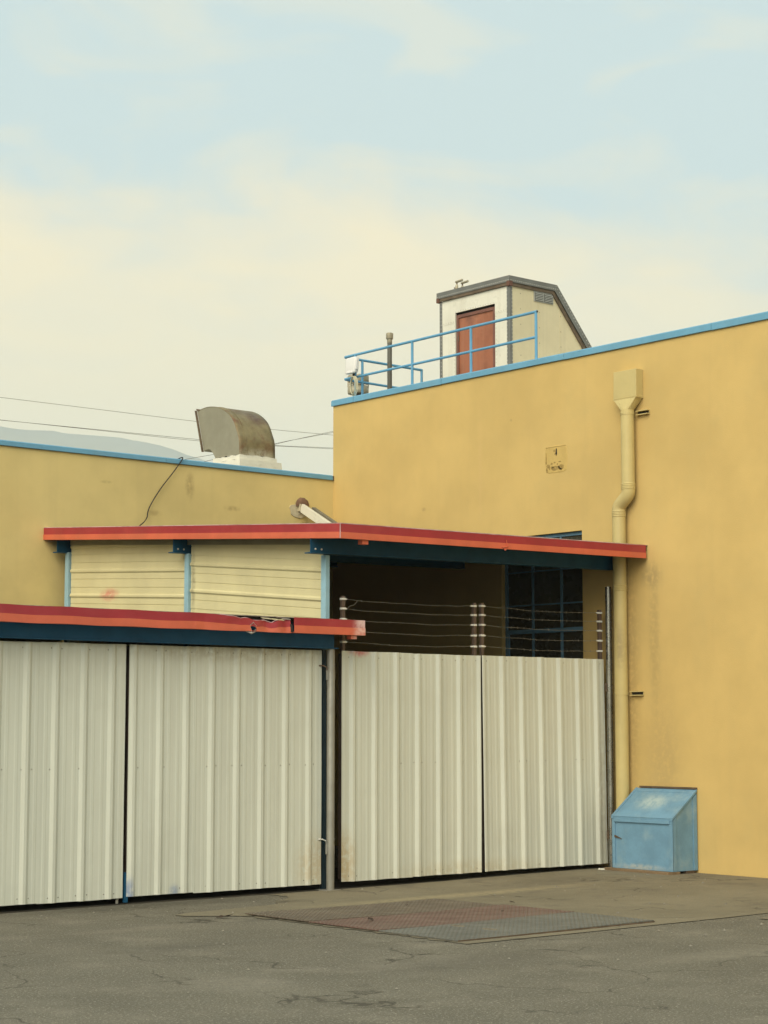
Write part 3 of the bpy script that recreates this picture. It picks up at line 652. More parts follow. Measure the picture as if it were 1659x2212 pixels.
wire_post(gA, .215, 3.040, Z5, 1); wire_post(gA, 2.105, 3.044, Z5, -1)
wire_post(gB, 2.222, 3.048, [z + .006 for z in Z5], 1); wire_post(gB, 4.140, 3.044, Z5, -1)
for z in Z5:
    wire_span(gA, .27, 2.05, z, z); wire_span(gB, 2.277, 4.085, z + .006, z)
MB().tube([(.42, .03, 3.0), (.36, .02, 2.95), (.30, .02, 2.935), (.285, .03, 2.915)], .0026, 5).obj('loose_wire', 'wire', gA)
# drop bolts of the left pair
for gg, x in ((gD, -2.535),):
    MB().tube([(x, .02, .20), (x, .02, .015)], .014, 8).obj('drop_bolt', 'galv', gg); MB().tube([(x, .02, .09), (x, .02, .05)], .020, 8).obj('bolt_sleeve', 'shiny', gg)
box(-2.465, -2.425, .0, .03, .02, .30).obj('drop_bolt', 'beam_blue', gC)

# ---------------------------------------------------------------- gate posts
gp = thing('gate_post', (-.02, -.065, 0), 'weathered grey round steel gate post in the middle, on a base plate', 'post', 'gate posts')
MB().lathe((-.02, -.065, .012), [(.041, 0), (.041, 2.45), (.036, 2.458)], 24).obj('pipe', 'galv', gp, smooth=40)
box(-.115, .070, -.125, .075, -.004, .012).obj('base_plate', 'galv', gp, bevel=.003)
for z in (.42, 2.20):
    for sx in (-1, 1):
        lug = MB().tube([(-.02 + sx * .044, -.06, z - .05), (-.02 + sx * .044, -.06, z + .05)], .013, 8).obj('hinge_lug', 'galv', gp)
        MB().tube([(-.02 + sx * .046, -.06, z + .04), (-.02 + sx * .050, -.055, z + .085), (-.02 + sx * .075, -.03, z + .10), (-.02 + sx * .105, .0, z + .10)], .008, 6).obj('hinge_pin', 'shiny' if z < 1 else 'rustwood', lug)
gq = thing('gate_post', (4.215, -.045, 0), 'shiny round steel gate post at the right, beside the cream downpipe', 'post', 'gate posts')
MB().lathe((4.215, -.045, .02), [(.036, 0), (.036, 2.36), (.038, 2.362), (.038, 2.39), (.036, 2.392), (.036, 3.298)], 22).obj('pipe', 'shiny', gq, smooth=40)
MB().tube([(4.176, -.03, 2.18), (4.176, -.03, 2.08)], .014, 8).obj('hinge_lug', 'rustwood', gq); MB().tube([(4.176, -.03, .46), (4.176, -.03, .36)], .014, 8).obj('hinge_lug', 'rustwood', gq)

# ---------------------------------------------------------------- downpipe
dp = thing('downpipe', (4.28, -.175, 0), 'cream painted rain downpipe with square hopper head on the yellow wall', 'downpipe')
PX, PR = 4.252, .080
hp = MB().hexa([(4.225, -.525, 5.552), (4.348, -.525, 5.552), (4.348, -.160, 5.552), (4.225, -.160, 5.552),
                (4.225, -.530, 5.885), (4.348, -.530, 5.885), (4.348, -.168, 5.885), (4.225, -.168, 5.885)]).obj('hopper', 'pipe', dp, bevel=.004)
fn = MB(); n = 24; top = []
for k in range(n):
    a = 2 * math.pi * k / n; ca_, sa_ = math.cos(a), math.sin(a); q = 1 / max(abs(ca_), abs(sa_))
    fn.v.append((4.2865 + ca_ * q * .0615, -.3425 + sa_ * q * .180, 5.550)); fn.v.append((PX + PR * ca_, -.357 + PR * sa_, 5.405)); 
fn.f = [(2 * k, 2 * ((k + 1) % n), 2 * ((k + 1) % n) + 1, 2 * k + 1) for k in range(n)]
fn.obj('funnel', 'pipe', dp)
box(4.221, 4.348, -.529, -.156, 5.543, 5.5505).obj('hopper_seam', 'pipe', dp)
UP, LO = -.357, -.200
MB().tube([(PX, UP, 5.41), (PX, UP, 4.47)], PR, 24).obj('upper_pipe', 'pipe', dp, smooth=50)
bend = [(PX, UP, 4.475)]
for i in range(1, 13):
    t = i / 13; s_ = ss(.12, .88, t); bend.append((PX, UP + (LO - UP) * (.5 * s_ + .5 * ss(.2, .8, t)), 4.475 - .285 * t))
bend.append((PX, LO, 4.185))
MB().tube(bend, [PR] * len(bend), 24, caps=False).obj('offset_bend', 'pipe', dp, smooth=True)
MB().tube([(PX, LO, 4.19), (PX, LO, .05)], PR, 24).obj('lower_pipe', 'pipe', dp, smooth=50)
for y, z in ((UP, 4.492), (LO, 4.178), (LO, 3.297)):
    pr = []
    for i in range(9): pr.append((PR + (.0065 if i % 2 else .0015), -.038 + i * .0095))
    MB().lathe((PX, y, z), [(PR, -.040)] + pr + [(PR, .040)], 24).obj('coupling', 'pipe', dp)
for y, z in ((UP, 5.365), (LO, 2.055)):
    st = MB().lathe((PX, y, z), [(PR, -.018), (PR + .004, -.018), (PR + .004, .018), (PR, .018)], 24).obj('strap', 'pipe', dp)
    br = MB(); br.box(4.30, 4.345, y - .270, y - PR - .004, z + .017, z + .026); br.box(4.30, 4.345, y - .270, y - PR - .004, z - .026, z - .017); br.box(4.340, 4.3445, y - .270, y - PR - .004, z - .016, z + .016)
    br.obj('bracket', 'pipe', st); box(4.338, 4.3395, y - .262, y - PR - .01, z - .015, z + .015).obj('bracket_slot', 'dark', st)
    MB().dome((PX - PR - .004, y + .008, z), (-1, 0, 0), .009, .008).obj('bolt', 'pipe', st)
    MB().dome((PX - PR - .004, y + .03, z - .006), (-1, .3, 0), .006, .006).obj('bolt', 'rustwood', st)

# ---------------------------------------------------------------- blue bin
bx = thing('storage_bin', (4.13, -.79, .028), 'blue painted metal storage bin with sloping lid against the yellow wall', 'storage bin')
BX0, BX1, BYa, BYb, BZ = 3.915, 4.335, -1.250, -.335, .064
ft, bt = .640, .945
MB().hexa([(BX0 + .012, BYa + .012, BZ), (BX1, BYa + .012, BZ), (BX1, BYb - .012, BZ), (BX0 + .012, BYb - .012, BZ),
           (BX0 + .012, BYa + .012, ft - .012), (BX1, BYa + .012, bt - .012), (BX1, BYb - .012, bt - .012), (BX0 + .012, BYb - .012, ft - .012)]).obj('body', 'box', bx)
def lidpiece(xa, xb, ya, yb, d0, d1, name, parent, mt='box', bev=.003):
    z = lambda x: ft + (bt - ft) * (x - BX0) / (BX1 - BX0)
    return MB().hexa([(xa, ya, z(xa) + d0), (xb, ya, z(xb) + d0), (xb, yb, z(xb) + d0), (xa, yb, z(xa) + d0), (xa, ya, z(xa) + d1), (xb, ya, z(xb) + d1), (xb, yb, z(xb) + d1), (xa, yb, z(xa) + d1)]).obj(name, mt, parent, bevel=bev)
lid = lidpiece(BX0 - .006, BX1, BYa + .03, BYb - .03, -.010, .012, 'lid', bx)
lidpiece(BX0 - .008, BX1, BYb - .030, BYb + .004, -.012, .020, 'lid_rim', lid); lidpiece(BX0 - .008, BX1, BYa - .004, BYa + .030, -.012, .020, 'lid_rim', lid)
lidpiece(BX0 - .010, BX0 + .045, BYa + .031, BYb - .031, .0125, .019, 'lid_rim', lid); lidpiece(BX1 - .05, BX1 - .002, BYa + .031, BYb - .031, .0125, .019, 'lid_rim', lid)
box(BX0 - .012, BX0 + .010, BYa + .036, BYb - .036, ft - .055, ft - .014).obj('lid_front_lip', 'box', lid, bevel=.004)
for ya, yb in ((BYb - .045, BYb), (BYa, BYa + .060)): box(BX0, BX0 + .011, ya, yb, BZ - .001, ft - .014).obj('corner_angle', 'box', bx, bevel=.003)
MB().prism([(BX0 + .001, BYa, BZ), (BX0 + .06, BYa, BZ), (BX0 + .06, BYa, ft + .02), (BX0 + .001, BYa, ft - .02)], (0, .011, 0)).obj('corner_angle', 'box', bx)
MB().prism([(BX1 - .06, BYa, BZ), (BX1 - .002, BYa, BZ), (BX1 - .002, BYa, bt - .03), (BX1 - .06, BYa, bt - .07)], (0, .011, 0)).obj('corner_angle', 'box', bx)
box(BX0 + .001, BX0 + .0115, BYa + .061, BYb - .046, BZ, BZ + .03).obj('bottom_angle', 'box', bx)
MB().prism([(BX0 + .0105, -.372, .436), (BX0 + .0105, -.480, .394), (BX0 + .0105, -.372, .408)], (-.012, 0, 0)).obj('latch', 'rustwood', bx)
for i in range(13): 
    z = BZ + .03 + i * .043
    MB().dome((BX0, BYa + .03, z), (-1, 0, 0), .005).obj('rivet', 'box', bx); MB().dome((BX0 + .03, BYa, z), (0, -1, 0), .005).obj('rivet', 'box', bx)
box(4.318, 4.348, -1.25, -.40, .965, .985).obj('back_flashing', 'rustwood', bx)
bd = MB().hexa([(3.845, -1.235, .030), (4.02, -1.262, .030), (4.00, -.26, .032), (3.862, -.255, .032), (3.845, -1.235, .062), (4.02, -1.262, .062), (4.00, -.26, .0625), (3.862, -.255, .0625)]).obj('wooden_board', 'wood', bevel=.004)
tag(bd, 'weathered brown board lying under the front of the blue bin', 'board')
box(4.15, 4.30, -1.24, -.34, .031, .0635).obj('skid', 'rustwood', bx)
pc = MB(); 
for i in range(7):
    c_ = Vector((3.845 + rnd.uniform(-.02, .02), -.235 + rnd.uniform(-.02, .03), .035)); r_ = rnd.uniform(.010, .022)
    pc.lathe(c_, [(r_, 0), (r_ * .9, r_ * .6), (r_ * .3, r_)], 6)
tag(pc.obj('plaster_crumb', 'curb'), 'small white crumb of plaster at the corner of the blue bin', 'rubble')

# ---------------------------------------------------------------- tread plates in the yard
PYS = [-1.555, -2.480, -3.400, -4.375]
labels = ['brown steel tread plate nearest the gates, set in the ground', 'middle reddish steel tread plate, between two others in the ground', 'grey steel tread plate with two lifting slots, farthest from the gates']
for i, (a, b) in enumerate(zip(PYS, PYS[1:])):
    pt = thing('tread_plate', (-1.05, (a + b) / 2, 0), labels[i], 'metal plate', 'steel plates in the ground')
    nx, ny = 12, 6; m = MB(); xa, xb = -2.20, .085 + .03 * (i == 1)
    sag = lambda x, y: gz(x, y) + .016 + .004 * math.sin(x * 2 + i)
    for yy in [b + .008 + (a - b - .016) * j / ny for j in range(ny + 1)]:
        for x in [xa + (xb - xa) * k / nx for k in range(nx + 1)]: m.v.append((x, yy, sag(x, yy)))
    m.f = [(j * (nx + 1) + k, j * (nx + 1) + k + 1, (j + 1) * (nx + 1) + k + 1, (j + 1) * (nx + 1) + k) for j in range(ny) for k in range(nx)]
    o = m.obj('plate', 'plate%d' % (i + 1), pt, thick=.008)
    if i == 2:
        for (sx, sy) in ((-1.47, -3.575), (-1.455, -3.945)):
            s_ = MB(); N_ = 14; zc = sag(sx, sy) + .0055
            s_.v = [(sx + .028 * math.cos(2 * math.pi * k / N_), sy + .075 * math.sin(2 * math.pi * k / N_), zc) for k in range(N_)]; s_.f = [tuple(range(N_))]
            s_.obj('lifting_slot', 'dark', pt)
            MB().tube([(sx + .030 * math.cos(a_), sy + .078 * math.sin(a_), zc) for a_ in [2 * math.pi * k / 16 for k in range(17)]], .005, 5, caps=False).obj('slot_rim', 'slab', pt)
    box(xa, xb, b - .002, b + .004, -.01, sag(-1, b) + .001).obj('edge_bar', 'rustwood', pt)
# leaves
def leaf(x, y, s, a, label, z=.0):
    m = MB(); q = [(-1, 0, .0), (-.4, .42, .25), (.35, .36, .1), (1, 0, .35), (.3, -.42, .3), (-.45, -.36, .05), (0, 0, .12)]
    ca_, sa_ = math.cos(a), math.sin(a); g0 = gz(x, y) + .008 + z
    m.v = [(x + s * (u * ca_ - v * sa_), y + s * (u * sa_ + v * ca_), g0 + s * w) for u, v, w in q]; m.f = [(0, 1, 6), (1, 2, 6), (2, 3, 6), (3, 4, 6), (4, 5, 6), (5, 0, 6)]
    tag(m.obj('fallen_leaf', 'leaf', thick=.002), label, 'leaf', 'dry leaves on the ground')
leaf(-2.49, -1.655, .075, -.6, 'dark dry leaf lying on the asphalt left of the plates')
leaf(-1.757, -2.78, .055, 1.2, 'curled dark leaf lying on the reddish plate', .018)
leaf(-.62, -1.95, .022, .4, 'tiny dark leaf on the brown plate nearest the gates', .018)
leaf(-.35, -2.95, .024, .4, 'tiny dark leaf near the right end of the reddish plate', .018)
leaf(.45, -2.25, .03, 2.0, 'small leaf on bare concrete right of the plates')

# ---------------------------------------------------------------- roof railing and fittings
rl = thing('roof_railing', (4.57, 3.4, 5.75), 'sky blue pipe railing along the roof edge of the yellow building', 'railing')
XR, RR = 4.585, .019
MB().tube([(XR, 5.36, 6.935), (XR, 1.47, 6.955)], RR, 12).obj('top_rail', 'blue_rail', rl, smooth=50)
MB().tube([(XR, 5.36, 6.613), (XR, 1.48, 6.625)], RR * .95, 12).obj('middle_rail', 'blue_rail', rl, smooth=50)
MB().tube([(XR, 5.36, 6.932), (6.06, 5.36, 6.925)], RR, 12).obj('top_rail', 'blue_rail', rl, smooth=50)
MB().tube([(XR, 5.36, 6.610), (6.06, 5.36, 6.600)], RR * .95, 12).obj('middle_rail', 'blue_rail', rl, smooth=50)
for y in (5.13, 3.90, 2.715, 1.492): MB().tube([(XR, y, 5.75), (XR, y, 6.945)], RR, 12).obj('rail_post', 'blue_rail', rl, smooth=50)
for x in (4.905, 6.05): MB().tube([(x, 5.36, 5.05 if x > 5 else 6.0), (x, 5.36, 6.926)], RR, 12).obj('rail_post', 'blue_rail', rl, smooth=50)
MB().lathe((XR, 1.468, 6.955), [(.014, -.001), (.014, .001)], 10).obj('open_end', 'dark', rl).matrix_local = Matrix.Translation(Vector((XR, 1.4685, 6.955)) - rl.location) @ Matrix.Rotation(R(90), 4, 'X') @ Matrix.Translation(Vector((-XR, -1.468, -6.955)) + rl.location)

wu = thing('wireless_unit', (4.50, 5.09, 6.64), 'white plastic wireless unit with orange dot hung on the blue railing corner', 'wireless unit')
hs = MB().hexa([(4.44, 4.985, 6.640), (4.53, 4.990, 6.650), (4.53, 5.205, 6.650), (4.44, 5.200, 6.640), (4.46, 4.975, 6.880), (4.545, 4.980, 6.885), (4.545, 5.215, 6.885), (4.46, 5.210, 6.880)])
ho = hs.obj('housing', 'plastic', wu); q = ho.modifiers.new('b', 'BEVEL'); q.width = .028; q.segments = 4
for f in ho.data.polygons: f.use_smooth = True
MB().hexa([(4.434, 5.02, 6.646), (4.46, 5.02, 6.646), (4.46, 5.17, 6.646), (4.434, 5.17, 6.646), (4.443, 5.04, 6.690), (4.462, 5.04, 6.690), (4.462, 5.15, 6.690), (4.443, 5.15, 6.690)]).obj('lower_cover', 'plastic', wu, bevel=.012)
MB().hexa([(4.455, 4.965, 6.69), (4.51, 4.965, 6.69), (4.51, 4.985, 6.69), (4.455, 4.985, 6.69), (4.468, 4.962, 6.85), (4.518, 4.962, 6.85), (4.518, 4.98, 6.85), (4.468, 4.98, 6.85)]).obj('side_rib', 'plastic', wu, bevel=.008)
MB().lathe((0, 0, 0), [(.019, 0), (.019, .003)], 18).obj('logo', 'logo', wu).matrix_local = Matrix.Translation(Vector((4.4495, 5.135, 6.765)) - wu.location) @ Matrix.Rotation(R(-85), 4, 'Y')
box(4.525, 4.570, 5.07, 5.12, 6.70, 6.82).obj('mount', 'trim_grey', wu)
MB().tube([(4.50, 5.068, 6.648), (4.50, 5.068, 6.595)], .016, 10).obj('cable_gland', 'black', wu)
coil = MB()
for t_ in range(3):
    r1, r2 = .078 + .010 * t_, .125 + .010 * t_; cx_, cy_ = 4.485 + .012 * t_, 5.068 - .004 * t_
    coil.tube([(cx_ + .02 * math.sin(a), cy_ + r1 * math.sin(a), 6.475 - .006 * t_ + r2 * math.cos(a)) for a in [2 * math.pi * k / 28 for k in range(29)]], .0075, 6, caps=False)
coil.tube([(4.50, 5.068, 6.60), (4.49, 5.062, 6.57), (4.487, 5.04, 6.555)], .0075, 6)
coil.obj('cable_coil', 'cable', wu, smooth=True)

fv = thing('flue_cowl', (5.15, 5.75, 4.7), 'round tan metal flue cowl with perforated band, behind the railing corner', 'flue cowl')
fc = (5.15, 5.75, 6.505)
MB().tube([(5.15, 5.75, 4.7), (5.15, 5.75, 6.51)], .075, 16).obj('flue', 'trim_brown', fv, smooth=50)
MB().lathe(fc, [(.10, .0), (.150, .012), (.155, .03), (.155, .105)], 32, caps=False).obj('lower_skirt', 'tan_metal', fv, smooth=40, thick=.002)
MB().lathe(fc, [(.155, .185), (.157, .19), (.157, .265), (.145, .285), (.0, .300)], 32, caps=False).obj('cap', 'tan_metal', fv, smooth=40, thick=.002)
pf = MB()
for row in range(3):
    z0 = fc[2] + .107 + row * .026; pf.lathe((fc[0], fc[1], z0), [(.154, 0), (.154, .007)], 32, caps=False)
for k in range(36):
    a = 2 * math.pi * k / 36; pf.tube([(fc[0] + .154 * math.cos(a), fc[1] + .154 * math.sin(a), fc[2] + .105), (fc[0] + .154 * math.cos(a), fc[1] + .154 * math.sin(a), fc[2] + .187)], .0042, 4)
pf.obj('perforated_band', 'tan_metal', fv)
MB().lathe(fc, [(.085, .0), (.085, .28)], 20).obj('inner_flue', 'rustwood', fv)

vp = thing('vent_pipe', (4.95, 4.80, 5.75), 'dark vertical vent pipe with pale collar cap on the roof', 'vent pipe')
vc = (4.95, 4.805, 5.75)
MB().lathe(vc, [(.034, 0), (.034, 1.36)], 18).obj('pipe', 'vent_pipe', vp, smooth=40)
MB().lathe(vc, [(.034, 1.355), (.037, 1.36), (.037, 1.40), (.050, 1.415), (.052, 1.42), (.052, 1.485), (.049, 1.487), (.049, 1.495), (.04, 1.5)], 20).obj('cap', 'tan_metal', vp, smooth=40)

# ---------------------------------------------------------------- rooftop stair hut
HX, HYa, HYb, HT = 5.80, 3.225, 4.675, 7.925
hut = thing('roof_stair_hut', (6.5, 3.95, 5.75), 'small metal clad stair hut with rusty red door and sloping back on the roof', 'hut')
B0 = 5.75
DY0, DY1, DZ1 = 3.535, 4.335, 7.545
WH = HT - .13
# door wall in panels round the doorway
box(HX + .006, HX + .03, DY1 + .012, HYb - .05, B0, 7.44).obj('wall_panel', 'alu', hut); box(HX + .006, HX + .03, HYa + .055, DY0 - .012, B0, 7.44).obj('wall_panel', 'alu', hut)
MB().prism([(HX + .003, HYa + .055, 7.44), (HX + .003, DY0 - .012, 7.44), (HX + .003, DY0 - .012, 7.585), (HX + .003, DY1 + .012, 7.585), (HX + .003, DY1 + .012, 7.44), (HX + .003, HYb - .05, 7.44), (HX + .003, HYb - .05, WH), (HX + .003, HYa + .055, WH)], (.028, 0, 0)).obj('wall_panel', 'alu', hut)
box(HX + .055, HX + .075, DY0 - .012, DY1 + .012, B0, 7.585).obj('doorway_backing', 'dark', hut)
dr = box(HX + .022, HX + .050, DY0 + .035, DY1 - .055, B0 + .02, DZ1 - .045).obj('door', 'door', hut, label='rusty red sheet metal door')
fr = MB(); fr.box(HX + .004, HX + .053, DY0 - .008, DY0 + .034, B0, DZ1 - .001); fr.box(HX + .004, HX + .053, DY1 - .054, DY1 - .012, B0, DZ1 - .001); fr.box(HX + .004, HX + .053, DY0 + .035, DY1 - .055, DZ1 - .044, DZ1)
fr.obj('door_frame', 'door_frame', dr)
for z in (7.2, 6.5, 5.95): MB().tube([(HX + .008, DY1 - .05, z - .04), (HX + .008, DY1 - .05, z + .04)], .010, 8).obj('hinge', 'trim_brown', dr)
# side wall with sloping back
EX1, EX2, EZ2 = 6.715, 8.58, 5.78
def side(y, d, x0=HX + .06): return MB().prism([(x0, y, B0), (EX2 - .03, y, B0), (EX1 - .02, y, HT - .10), (x0, y, HT - .10)], (0, d, 0))
side(HYa + .006, .02).obj('side_wall', 'beige', hut); side(HYb - .026, .02).obj('side_wall', 'beige', hut)
for x in (6.37, 6.80, 7.22): box(x, x + .004, HYa + .003, HYa + .006, B0, HT - .12 if x < EX1 else HT - .10 - (x - EX1) * 1.16).obj('panel_seam', 'beige', hut)
box(HX - .004, HX + .056, HYa - .004, HYa + .054, B0, WH).obj('corner_trim', 'trim_grey', hut, bevel=.006); box(HX - .004, HX + .02, HYb - .05, HYb + .004, B0, WH).obj('corner_trim', 'trim_grey', hut, bevel=.006)
# roof: flat top, then the slope, with riveted edge trims and rusty lower trims
oy0, oy1, ox = HYa - .030, HYb + .030, HX - .030
box(ox + .01, EX1, oy0 + .01, oy1 - .01, HT - .03, HT - .002).obj('roof_panel', 'trim_grey', hut)
SL = Vector((EX2 - EX1, 0, EZ2 - HT)); 
MB().prism([(EX1, oy0 + .01, HT - .002), (EX1, oy0 + .01, HT - .03), (EX2, oy0 + .01, EZ2 - .03), (EX2, oy0 + .01, EZ2)], (0, oy1 - oy0 - .02, 0)).obj('roof_panel', 'trim_grey', hut)
nrm = Vector((-SL.z, 0, SL.x)).normalized()
sd = SL.normalized()
def edge_trim(y, w):
    t = MB()
    t.prism([(ox + .004, y, HT - .085), (ox + .004, y, HT + .004), (EX1 + .002, y, HT + .004), Vector((EX2, y, EZ2)) + nrm * .004, Vector((EX2, y, EZ2)) - nrm * .085, Vector((EX1 - .045, y, HT - .085))], (0, w, 0))
    return t
edge_trim(oy0 - .004, .013).obj('roof_trim', 'trim_grey', hut); edge_trim(oy1 - .009, .013).obj('roof_trim', 'trim_grey', hut)
box(ox - .004, ox + .0035, oy0 - .004, oy1 + .004, HT - .085, HT + .004).obj('roof_trim', 'trim_grey', hut)
t = MB(); y = oy0 + .012
t.prism([(ox + .02, y, HT - .135), (ox + .02, y, HT - .086), (EX1 - .050, y, HT - .086), Vector((EX2 - .02, y, EZ2)) - nrm * .086, Vector((EX2 - .02, y, EZ2)) - nrm * .14, Vector((EX1 - .078, y, HT - .135))], (0, .016, 0)); t.obj('lower_trim', 'trim_brown', hut)
box(ox + .004, ox + .024, oy0 + .05, oy1 - .05, HT - .130, HT - .086).obj('lower_trim', 'trim_brown', hut)
MT['corner_rust'] = mat('rust_corner', (.16, .075, .05), .7, .2, 10)
box(ox - .007, ox + .060, oy0 - .007, oy0 + .05, HT - .140, HT - .072).obj('corner_cap', 'corner_rust', hut); box(ox - .007, ox + .05, oy1 - .05, oy1 + .007, HT - .140, HT - .075).obj('corner_cap', 'corner_rust', hut)
rv = MB(); dk = MB()
y = HYa
for i in range(36): rv.dome((ox - .004, oy0 + .02 + i * (oy1 - oy0 - .04) / 35, HT - .06), (-1, 0, 0), .0085, .006)
for i in range(22): rv.dome((ox + .03 + i * .042, oy0 - .004, HT - .06), (0, -1, 0), .0085, .006)
for i in range(50):
    p = Vector((EX1, oy0 - .004, HT)) + sd * (i * .055) - nrm * .025; rv.dome(p, (0, -1, 0), .0085, .006)
for z in [B0 + .05 + i * .055 for i in range(37)]:
    rv.dome((HX - .004, HYa + .045, z), (-1, 0, 0), .0085, .006); rv.dome((HX + .046, HYa - .004, z), (0, -1, 0), .0085, .006); rv.dome((HX - .004, HYb - .030, z), (-1, 0, 0), .0085, .006)
    if z < 7.40: dk.dome((HX + .006, DY0 - .03, z), (-1, 0, 0), .005, .005); dk.dome((HX + .006, DY1 + .03, z), (-1, 0, 0), .005, .005)
for i in range(26):
    yy = HYa + .07 + i * .052
    if yy < HYb - .06: dk.dome((HX + .003, yy, 7.46 if (yy < DY0 or yy > DY1) else 7.60), (-1, 0, 0), .005, .005)
for x in (6.02, 6.39, 6.82, 7.24):
    for i in range(9):
        z = B0 + .2 + i * .22
        if z < HT - .2 - max(0, x - EX1) * 1.16: dk.dome((x, HYa + .003, z), (0, -1, 0), .0065, .006)
rv.obj('rivets', 'rivet', hut, kind='stuff'); dk.obj('screws', 'rivet_dark', hut, kind='stuff')
# louvre vents on the side
vg = box(6.280, 6.665, HYa - .006, HYa + .003, 7.640, 7.790).obj('vent_grille', 'grille', hut)
for xa in (6.292, 6.482):
    box(xa, xa + .172, HYa - .010, HYa - .0065, 7.652, 7.778).obj('vent_frame', 'trim_grey', vg)
    for i in range(5):
        z = 7.658 + i * .023
        MB().hexa([(xa + .008, HYa - .022, z), (xa + .164, HYa - .022, z), (xa + .164, HYa - .0105, z + .010), (xa + .008, HYa - .0105, z + .010), (xa + .008, HYa - .021, z + .003), (xa + .164, HYa - .021, z + .003), (xa + .164, HYa - .0105, z + .014), (xa + .008, HYa - .0105, z + .014)]).obj('louvre', 'grille', vg)
# two small floodlights clamped on the hut roof
for i, (x, y, lab) in enumerate(((5.87, 4.385, 'left of the two small clamp lamps on the stair hut roof'), (5.98, 4.385, 'right of the two small clamp lamps on the stair hut roof'))):
    s_ = thing('clamp_lamp', (x, y, HT - .002), lab, 'lamp', 'lamps on the hut roof')
    MB().lathe((x, y, HT - .002), [(.020, 0), (.024, .03), (.022, .075), (.012, .10)], 12).obj('stand', 'tan_metal', s_)
    MB().tube([(x, y, HT + .09), (x, y - .005, HT + .135)], .010, 8).obj('neck', 'trim_brown', s_)
    MB().tube([(x, y + .018, HT + .135), (x, y - .118, HT + .142)], .0175, 10).obj('head', 'tan_metal', s_)
    MB().tube([(x, y + .02, HT + .045), (x, y + .052, HT + .055)], .010, 8).obj('clamp_knob', 'trim_brown', s_)

# ---------------------------------------------------------------- exhaust hood on the left roof
eh = thing('exhaust_hood', (3.48, 6.3, 4.7), 'curved gooseneck exhaust hood, rusty brown on its back, on a white curb', 'exhaust hood')
HXa, HXb = 3.175, 3.790
back = [(5.972, 5.42), (5.974, 5.484), (5.980, 5.632), (5.998, 5.72), (6.036, 5.80), (6.080, 5.89), (6.135, 5.975), (6.20, 6.04), (6.279, 6.096), (6.36, 6.142), (6.448, 6.180), (6.545, 6.210), (6.647, 6.228), (6.75, 6.236), (6.847, 6.232), (6.93, 6.220), (7.020, 6.198)]
low = [(6.845, 5.600), (6.80, 5.618), (6.736, 5.622), (6.68, 5.606), (6.628, 5.560), (6.58, 5.50), (6.53, 5.42)]
for x in (HXa, HXb):
    MB().prism([(x, y, z) for y, z in back + low], (.004, 0, 0)).obj('side_panel', 'hood', eh)
def sweep(pts, x0, x1, name, mt):
    m = MB(); n = 10
    for y, z in pts:
        for i in range(n + 1): m.v.append((x0 + (x1 - x0) * i / n, y, z))
    m.f = [(j * (n + 1) + i, j * (n + 1) + i + 1, (j + 1) * (n + 1) + i + 1, (j + 1) * (n + 1) + i) for j in range(len(pts) - 1) for i in range(n)]
    return m.obj(name, mt, eh, smooth=True, thick=.003)
def fine(pts, k=3):
    out = []
    for i in range(len(pts) - 1):
        p0, p1, p2, p3 = [Vector((*pts[max(0, min(len(pts) - 1, i + d))], 0)) for d in (-1, 0, 1, 2)]
        for j in range(k):
            t = j / k; q = .5 * ((2 * p1) + (p2 - p0) * t + (2 * p0 - 5 * p1 + 4 * p2 - p3) * t * t + (3 * p1 - p0 - 3 * p2 + p3) * t ** 3); out.append((q.x, q.y))
    return out + [pts[-1]]
sweep(fine(back), HXa - .006, HXb + .010, 'curved_back', 'hood_back'); sweep(low, HXa + .004, HXb, 'throat', 'hood')
# raised seam a hand's width in from the near edge
MB().tube([(HXa + .115, y - .004 if z < 6.1 else y, z + (.004 if z > 5.9 else 0)) for y, z in fine(back)], .004, 6).obj('back_seam', 'hood_back', eh)
fl = MB(); p0, p1 = Vector((0, 7.030, 6.215)), Vector((0, 6.845, 5.592))
dv = (p1 - p0).normalized(); nv = Vector((0, dv.z, -dv.y)) * -1
for x0, x1 in ((HXa - .035, HXa - .001), (HXb + .005, HXb + .035)):
    fl.prism([Vector((x0, 0, 0)) + p0, Vector((x0, 0, 0)) + p1, Vector((x0, 0, 0)) + p1 + Vector((0, .012, 0)), Vector((x0, 0, 0)) + p0 + Vector((0, .012, 0))], (x1 - x0, 0, 0))
fl.prism([Vector((HXa, 0, 0)) + p0, Vector((HXa, 0, 0)) + p0 + Vector((0, .012, 0)), Vector((HXa, 0, 0)) + p0 + Vector((0, .022, .03)), Vector((HXa, 0, 0)) + p0 + Vector((0, .010, .03))], (HXb - HXa, 0, 0))
fl.obj('mouth_flange', 'trim_brown', eh)
# white coated curb with sagging lumpy edge
cb = MB(); 
def curb(x0, x1, y0, y1, z0, z1, lump):
    n = 14
    ringp = [(x0 + (x1 - x0) * i / n, y0) for i in range(n)] + [(x1, y0 + (y1 - y0) * i / n) for i in range(n)] + [(x1 - (x1 - x0) * i / n, y1) for i in range(n)] + [(x0, y1 - (y1 - y0) * i / n) for i in range(n)]
    m = MB(); k = len(ringp)
    for zf in (0, .5, .85, 1):
        for i, (x, y) in enumerate(ringp):
            zz = z0 + (z1 - z0) * zf + (lump * noise.noise(Vector((x * 9, y * 9, 1))) if zf == 1 else 0); sh = .012 * (zf == 1)
            cx_, cy_ = (x0 + x1) / 2, (y0 + y1) / 2; m.v.append((x + (cx_ - x) * sh * 2, y + (cy_ - y) * sh * 2, zz))
    m.f = [(r_ * k + i, r_ * k + (i + 1) % k, (r_ + 1) * k + (i + 1) % k, (r_ + 1) * k + i) for r_ in range(3) for i in range(k)] + [tuple(3 * k + i for i in range(k))]
    return m
